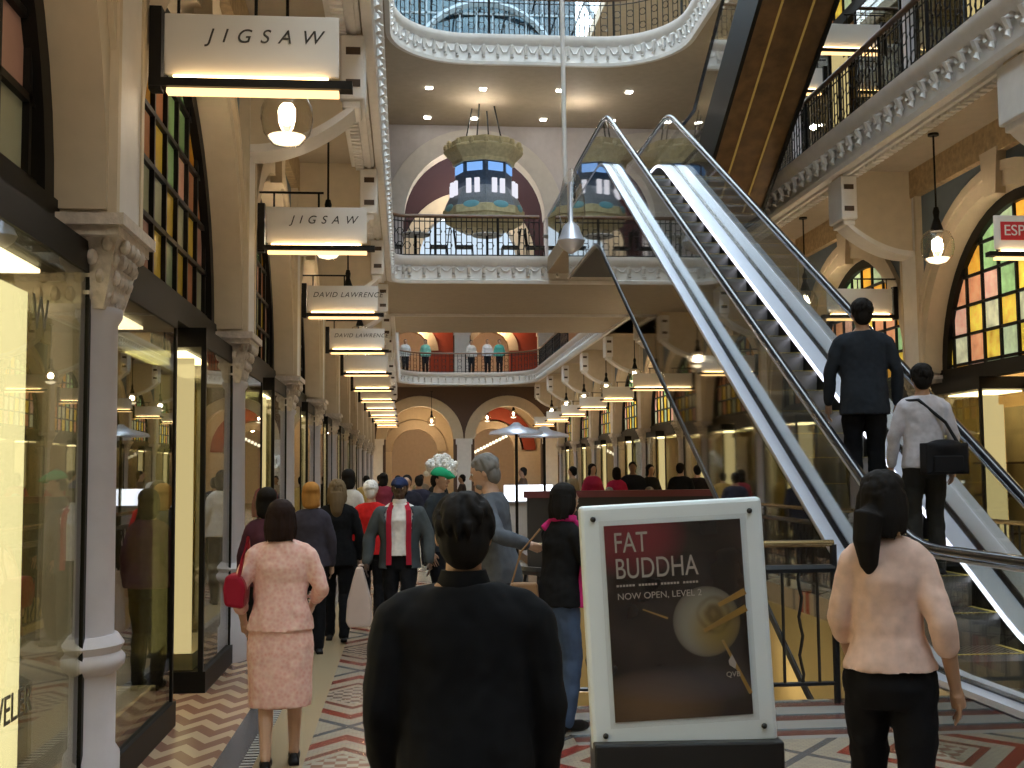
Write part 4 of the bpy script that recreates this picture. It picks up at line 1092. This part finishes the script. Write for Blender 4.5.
person('person with white hair in a bright red jacket behind the white shirted walker', -.40, 13.6, -12, 1.66, fem=True, hair=('white_hair', (.72, .70, .68)), hairstyle='short', topcol=(.55, .02, .02), topname='red_jacket', hem=.84, wide=1.1, near=True)
person('person in a green and white cap with a blue strap looking right', .36, 12.6, -120, 1.80, skin='tan', hat=('green_cap', (.02, .30, .14)), topcol=(.03, .035, .04), topname='dark_tee', near=True, headtilt=-8)
person('person with ginger hair and dark jacket on the far left of the walkway', -.93, 11.6, 10, 1.66, fem=True, hair=('ginger_hair', (.42, .20, .05)), hairstyle='bob', topcol=(.05, .045, .06), topname='plum_grey_jacket')
person('person with dark hair and purple top close to the left shop cases', -1.16, 9.9, 10, 1.63, fem=True, hairstyle='bob', topcol=(.08, .03, .05), topname='purple_top', wide=.95)
person('person in a white top with dark hair beyond the black-clad walker', -.78, 16.2, -20, 1.80, skin='tan', fem=True, hairstyle='bob', topcol=(.6, .56, .52), topname='ivory_top')
# escalator riders
person('person in a dark suit standing on the escalator, seen from behind', 3.82, 9.35, -12, 1.78, z=1.385, hairstyle='short', topcol=(.022, .026, .034), topname='dark_suit_jacket', hem=.78, wide=1.12, skin='tan', near=True, headyaw=6)
person('person in a pale striped shirt on the escalator carrying a black shoulder bag', 4.06, 8.78, -6, 1.64, z=.925, skin='tan', topcol=(.48, .46, .50), topname='pale_striped_shirt', hairstyle='short', legcol=(.03, .028, .025), legname='olive_trousers', near=True, headyaw=-5)
# bags
t = thing('shoulder_bag', 'red leather handbag hanging under the arm of the person in pink', 'bag', (-1.005, 7.10, 0))
MB().prism([(-.055, .98), (.055, .96), (.065, 1.10), (.03, 1.16), (-.05, 1.16), (-.065, 1.08)], 'y', -.12, .14).build('bag_body', cloth('red_leather', (.30, .012, .03), rough=.4), t, bevel=.02)
MB().tube([(.02, -.10, 1.12), (.05, -.11, 1.26), (.07, -.04, 1.375), (.06, .08, 1.30), (.02, .12, 1.14)], .011, n=6).build('strap', CL['red_leather'], t, smooth=True)
t = thing('carrier_bag', 'pale pink and cream carrier bag held by the white shirted walker', 'bag', (-.46, 11.72, 0))
mb = MB().rings([[(x*w, y*.5, z) for x, y in ((-1, -1), (1, -1), (1, 1), (-1, 1))] for z, w in ((.24, .10), (.30, .13), (.50, .115), (.68, .07), (.82, .03))]); mb.v = [(p[0], p[1]*.2, p[2]) for p in mb.v]
remesh(mb, 'bag_body', cloth('cream_plastic', (.62, .48, .42)), t, .012, 3)
MB().tube([(-.02, 0, .78), (0, 0, .84), (.06, .02, .84)], .012).build('handle', CL['cream_plastic'], t)
t = thing('messenger_bag', 'black messenger bag slung at the hip of the escalator rider in the pale shirt', 'bag', (4.13, 8.60, .925))
q = MB(); q.box(-.17, .17, -.08, .05, .78, 1.02); q.ball((0, -.02, .98), (.17, .08, .07), 12, 8); remesh(q, 'bag_body', cloth('black_nylon', (.012, .012, .014), rough=.5), t, .012, 4)
MB().box(-.12, .12, -.095, -.075, .80, .92).build('pocket', CL['black_nylon'], t, bevel=.01)
MB().tube([(.12, -.02, 1.0), (.05, .05, 1.18), (-.14, .10, 1.36), (-.22, .18, 1.355)], .014, n=6).build('strap', CL['black_nylon'], t, smooth=True)
t = thing('handbag', 'small tan handbag at the side of the person in the pink scarf', 'bag', (.80, 7.92, 0))
MB().prism([(-.11, .80), (.11, .80), (.09, 1.0), (-.09, 1.0)], 'y', -.05, .05).build('bag_body', cloth('tan_leather', (.25, .14, .07), rough=.5), t, bevel=.015)
MB().tube([(-.08, 0, 1.0), (-.02, .02, 1.2), (.12, .03, 1.36)], .007, n=6).build('strap', CL['tan_leather'], t)

# distant crowd
crowd = [
 (.02, 19, 170, 1.72, (.02, .02, .03), 'dark', 'short', 'person in dark clothes behind the green cap, left of the crowd'),
 (.25, 22, 10, 1.7, (.03, .03, .05), 'navy', 'short', 'person in navy coat farther down the walkway'),
 (-.45, 24, -10, 1.75, (.20, .03, .05), 'wine', 'bob', 'person in wine red coat farther down the left walkway'),
 (-.9, 27, 0, 1.7, (.45, .30, .10), 'mustard', 'short', 'person in mustard top deep in the left arcade'),
 (.75, 27, 150, 1.72, (.02, .02, .02), 'blackf', 'short', 'person in black between the flower arrangement and counter'),
 (-.2, 31, 0, 1.68, (.05, .05, .12), 'indigo', 'bob', 'person in indigo clothes deep in the walkway'),
 (.45, 34, 180, 1.7, (.35, .33, .3), 'stone', 'short', 'person in stone coloured coat far along the walkway'),
 (-.8, 36, 0, 1.7, (.03, .03, .03), 'blackg', 'short', 'person in black farthest along the left arcade'),
 (1.5, 31, 90, 1.7, (.05, .04, .04), 'brownj', 'short', 'person in brown jacket left of the cafe counter'),
 (3.55, 24.6, 60, 1.70, (.30, .24, .15), 'khaki', 'short', 'person in khaki jacket inside the cafe, leftmost'),
 (4.15, 25.6, 200, 1.75, (.42, .03, .08), 'redtop', 'bob', 'person in red top inside the cafe, behind the other red one'),
 (4.32, 23.6, 10, 1.66, (.52, .03, .10), 'redcoat', 'bob', 'person in crimson coat inside the cafe, nearer red one'),
 (4.70, 23.8, 170, 1.78, (.02, .022, .03), 'suit', 'short', 'person in black suit and pale shirt facing us in the cafe'),
 (5.18, 24.3, 200, 1.72, (.02, .02, .02), 'blackh', 'bob', 'person in black dress right of the suited cafe guest'),
 (5.40, 22.5, -30, 1.74, (.015, .015, .015), 'blacki', 'short', 'person in black at the right of the cafe near the escalator'),
 (5.92, 23.2, -10, 1.70, (.02, .015, .015), 'blackj', 'short', 'person in black at the far right of the cafe'),
 (2.75, 27.2, 90, 1.7, (.12, .08, .06), 'brownk', 'short', 'person in brown behind the cafe lamps'),
]
for (x, y, f, H, c, nme, hs, lab) in crowd:
    person(lab, x, y, f, H, z=.16 if (x > 2.3 and y < 30) else 0, topcol=c, topname='garment_'+nme, hairstyle=hs, fem=hs == 'bob', legcol=(.02, .02, .025), legname='dark_trousers', skin=random.choice(['fair', 'tan']), wide=1.1, stride=random.choice([-.12, 0, .12]))
for i, (x, y, c, lab) in enumerate(((3.95, 22.4, (.70, .70, .72), 'person in white shirt sitting low in the cafe, left of two'), (4.72, 22.3, (.55, .52, .44), 'person in beige top sitting in the cafe, right of two'))):
    person(lab, x, y, 150-40*i, 1.7, z=-.26, topcol=c, topname='seated_top_%s' % 'ab'[i], hairstyle='short', seat=True, hair=('grey_hair2', (.3, .28, .26)), wide=1.15)
    st = thing('cafe_stool', 'low dark cafe stool under the %s seated guest' % ('left', 'right')[i], 'stool', (x, y, .16))
    MB().lathe([(.17, .34), (.18, .36), (.17, .39)], n=16).build('seat', M['frame'], st); 
    for k in range(4):
        a_ = pi/4+k*pi/2; MB().tube([(.13*cos(a_), .13*sin(a_), .35), (.16*cos(a_), .16*sin(a_), 0)], .012, n=5).build('leg', M['frame'], st)
for (x, y, f, c, nme, lab) in ((.0, 57.6, 180, (.7, .7, .7), 'w1', 'person in white at the left end of the far upper balcony'), (1.0, 57.7, 170, (.25, .55, .45), 'gr1', 'person in mint green on the far upper balcony'),
                          (3.3, 57.9, 190, (.65, .6, .55), 'w2', 'person in pale top in the middle of the far upper balcony'), (4.1, 57.6, 180, (.7, .65, .65), 'w3', 'person in white right of centre on the far upper balcony'), (4.7, 57.6, 180, (.10, .38, .32), 'gr2', 'person in dark green on the far upper balcony')):
    person(lab, x, y, f, 1.75, z=Z1, topcol=c, topname='balcony_garment_'+nme, legcol=(.02, .02, .03), legname='dark_trousers', skin='fair')
bpy.data.scenes.remove(FXS)
# ------------------------------------------------------------------ lights
def area(loc, rot, sx, sy, power, col, name='area'):
    l = bpy.data.lights.new(name, 'AREA'); l.shape = 'RECTANGLE'; l.size = sx; l.size_y = sy; l.energy = power; l.color = col
    o = bpy.data.objects.new(name, l); COL.objects.link(o); o.location = loc; o.rotation_euler = rot; return o
def point(loc, power, col, r=.08, name='bulb_or_fill'):
    l = bpy.data.lights.new(name, 'POINT'); l.energy = power; l.color = col; l.shadow_soft_size = r
    o = bpy.data.objects.new(name, l); COL.objects.link(o); o.location = loc; return o
WARM = (1, .80, .56)
for s in (-1, 1):
    for k in range(NB): point((QX(s, 3.92), 9.3+B*k, 4.64), 55, WARM)
    point((QX(s, 3.92), 4.3, 4.64), 30, WARM)
for k in range(4): point((8.9-1.99, 9.3+5*k, 4.64+Z1), 14, WARM)
for x in (.8, 5.2):
    point((x, 61.5, 3.9), 90, (1, .66, .34)); point((x, 65.5, 4.2), 110, (1, .6, .3)); point((x, 62.5, 9.6), 120, (1, .66, .36)); point((x, 66, 9.8), 160, (1, .6, .3))
point((1.9, 33, 9.9), 110, (1, .8, .6)); point((6.2, 34, 9.9), 50, (1, .8, .6))  # added fill light brightening the bridge arches from behind
for x, y in ((1.9, 28.9), (4.5, 28.9)): point((x, y, 10.7), 25, (1, .9, .75))  # added fill light brightening the front of the bridge arches

for x, y in ((1.8, 11), (2.2, 16), (5.4, 12), (5.2, 18)): point((x, y, -1.4), 60, WARM, .15)  # unseen fill lights added so the stairwell does not go black
w = bpy.data.worlds.new('daylight'); SC.world = w; w.use_nodes = True
bg = w.node_tree.nodes['Background']; wt = w.node_tree; wn_ = wt.nodes.new('ShaderNodeTexNoise'); wn_.inputs['Scale'].default_value = 7; wn_.inputs['Detail'].default_value = 5
wr = wt.nodes.new('ShaderNodeValToRGB'); wr.color_ramp.elements[0].position = .42; wr.color_ramp.elements[0].color = (.20, .32, .42, 1); wr.color_ramp.elements[1].position = .58; wr.color_ramp.elements[1].color = (.95, 1, 1, 1)
wt.links.new(wt.nodes.new('ShaderNodeTexCoord').outputs['Generated'], wn_.inputs['Vector']); wt.links.new(wn_.outputs[0], wr.inputs[0]); wt.links.new(wr.outputs[0], bg.inputs[0])
bg.inputs[1].default_value = 8.0

# ------------------------------------------------------------------ camera
cam = bpy.data.cameras.new('camera'); co = bpy.data.objects.new('camera', cam); COL.objects.link(co)
yaw, pit, rol = .0921, .076, -.0091
Fv = V((sin(yaw)*cos(pit), cos(yaw)*cos(pit), sin(pit))); R0 = V((cos(yaw), -sin(yaw), 0)); U0 = R0.cross(Fv)
Rv = R0*cos(rol)+U0*sin(rol); Uv = -R0*sin(rol)+U0*cos(rol)
m3 = Matrix((Rv, Uv, -Fv)).transposed(); co.matrix_world = Matrix.Translation((0, 0, 1.75)) @ m3.to_4x4()
cam.sensor_width = 36; cam.lens = 1157.6/1024*36; cam.clip_start = .05; cam.clip_end = 300
SC.camera = co
SC.view_settings.view_transform = 'Standard'; SC.view_settings.look = 'None'; SC.view_settings.gamma = 1; SC.view_settings.exposure = 0.12
SC.view_settings.use_curve_mapping = False
SC.cycles.use_denoising = True; SC.cycles.max_bounces = 7; SC.cycles.diffuse_bounces = 3; SC.cycles.glossy_bounces = 4; SC.cycles.transparent_max_bounces = 16
SC.cycles.sample_clamp_indirect = 4; SC.cycles.caustics_reflective = False; SC.cycles.caustics_refractive = False
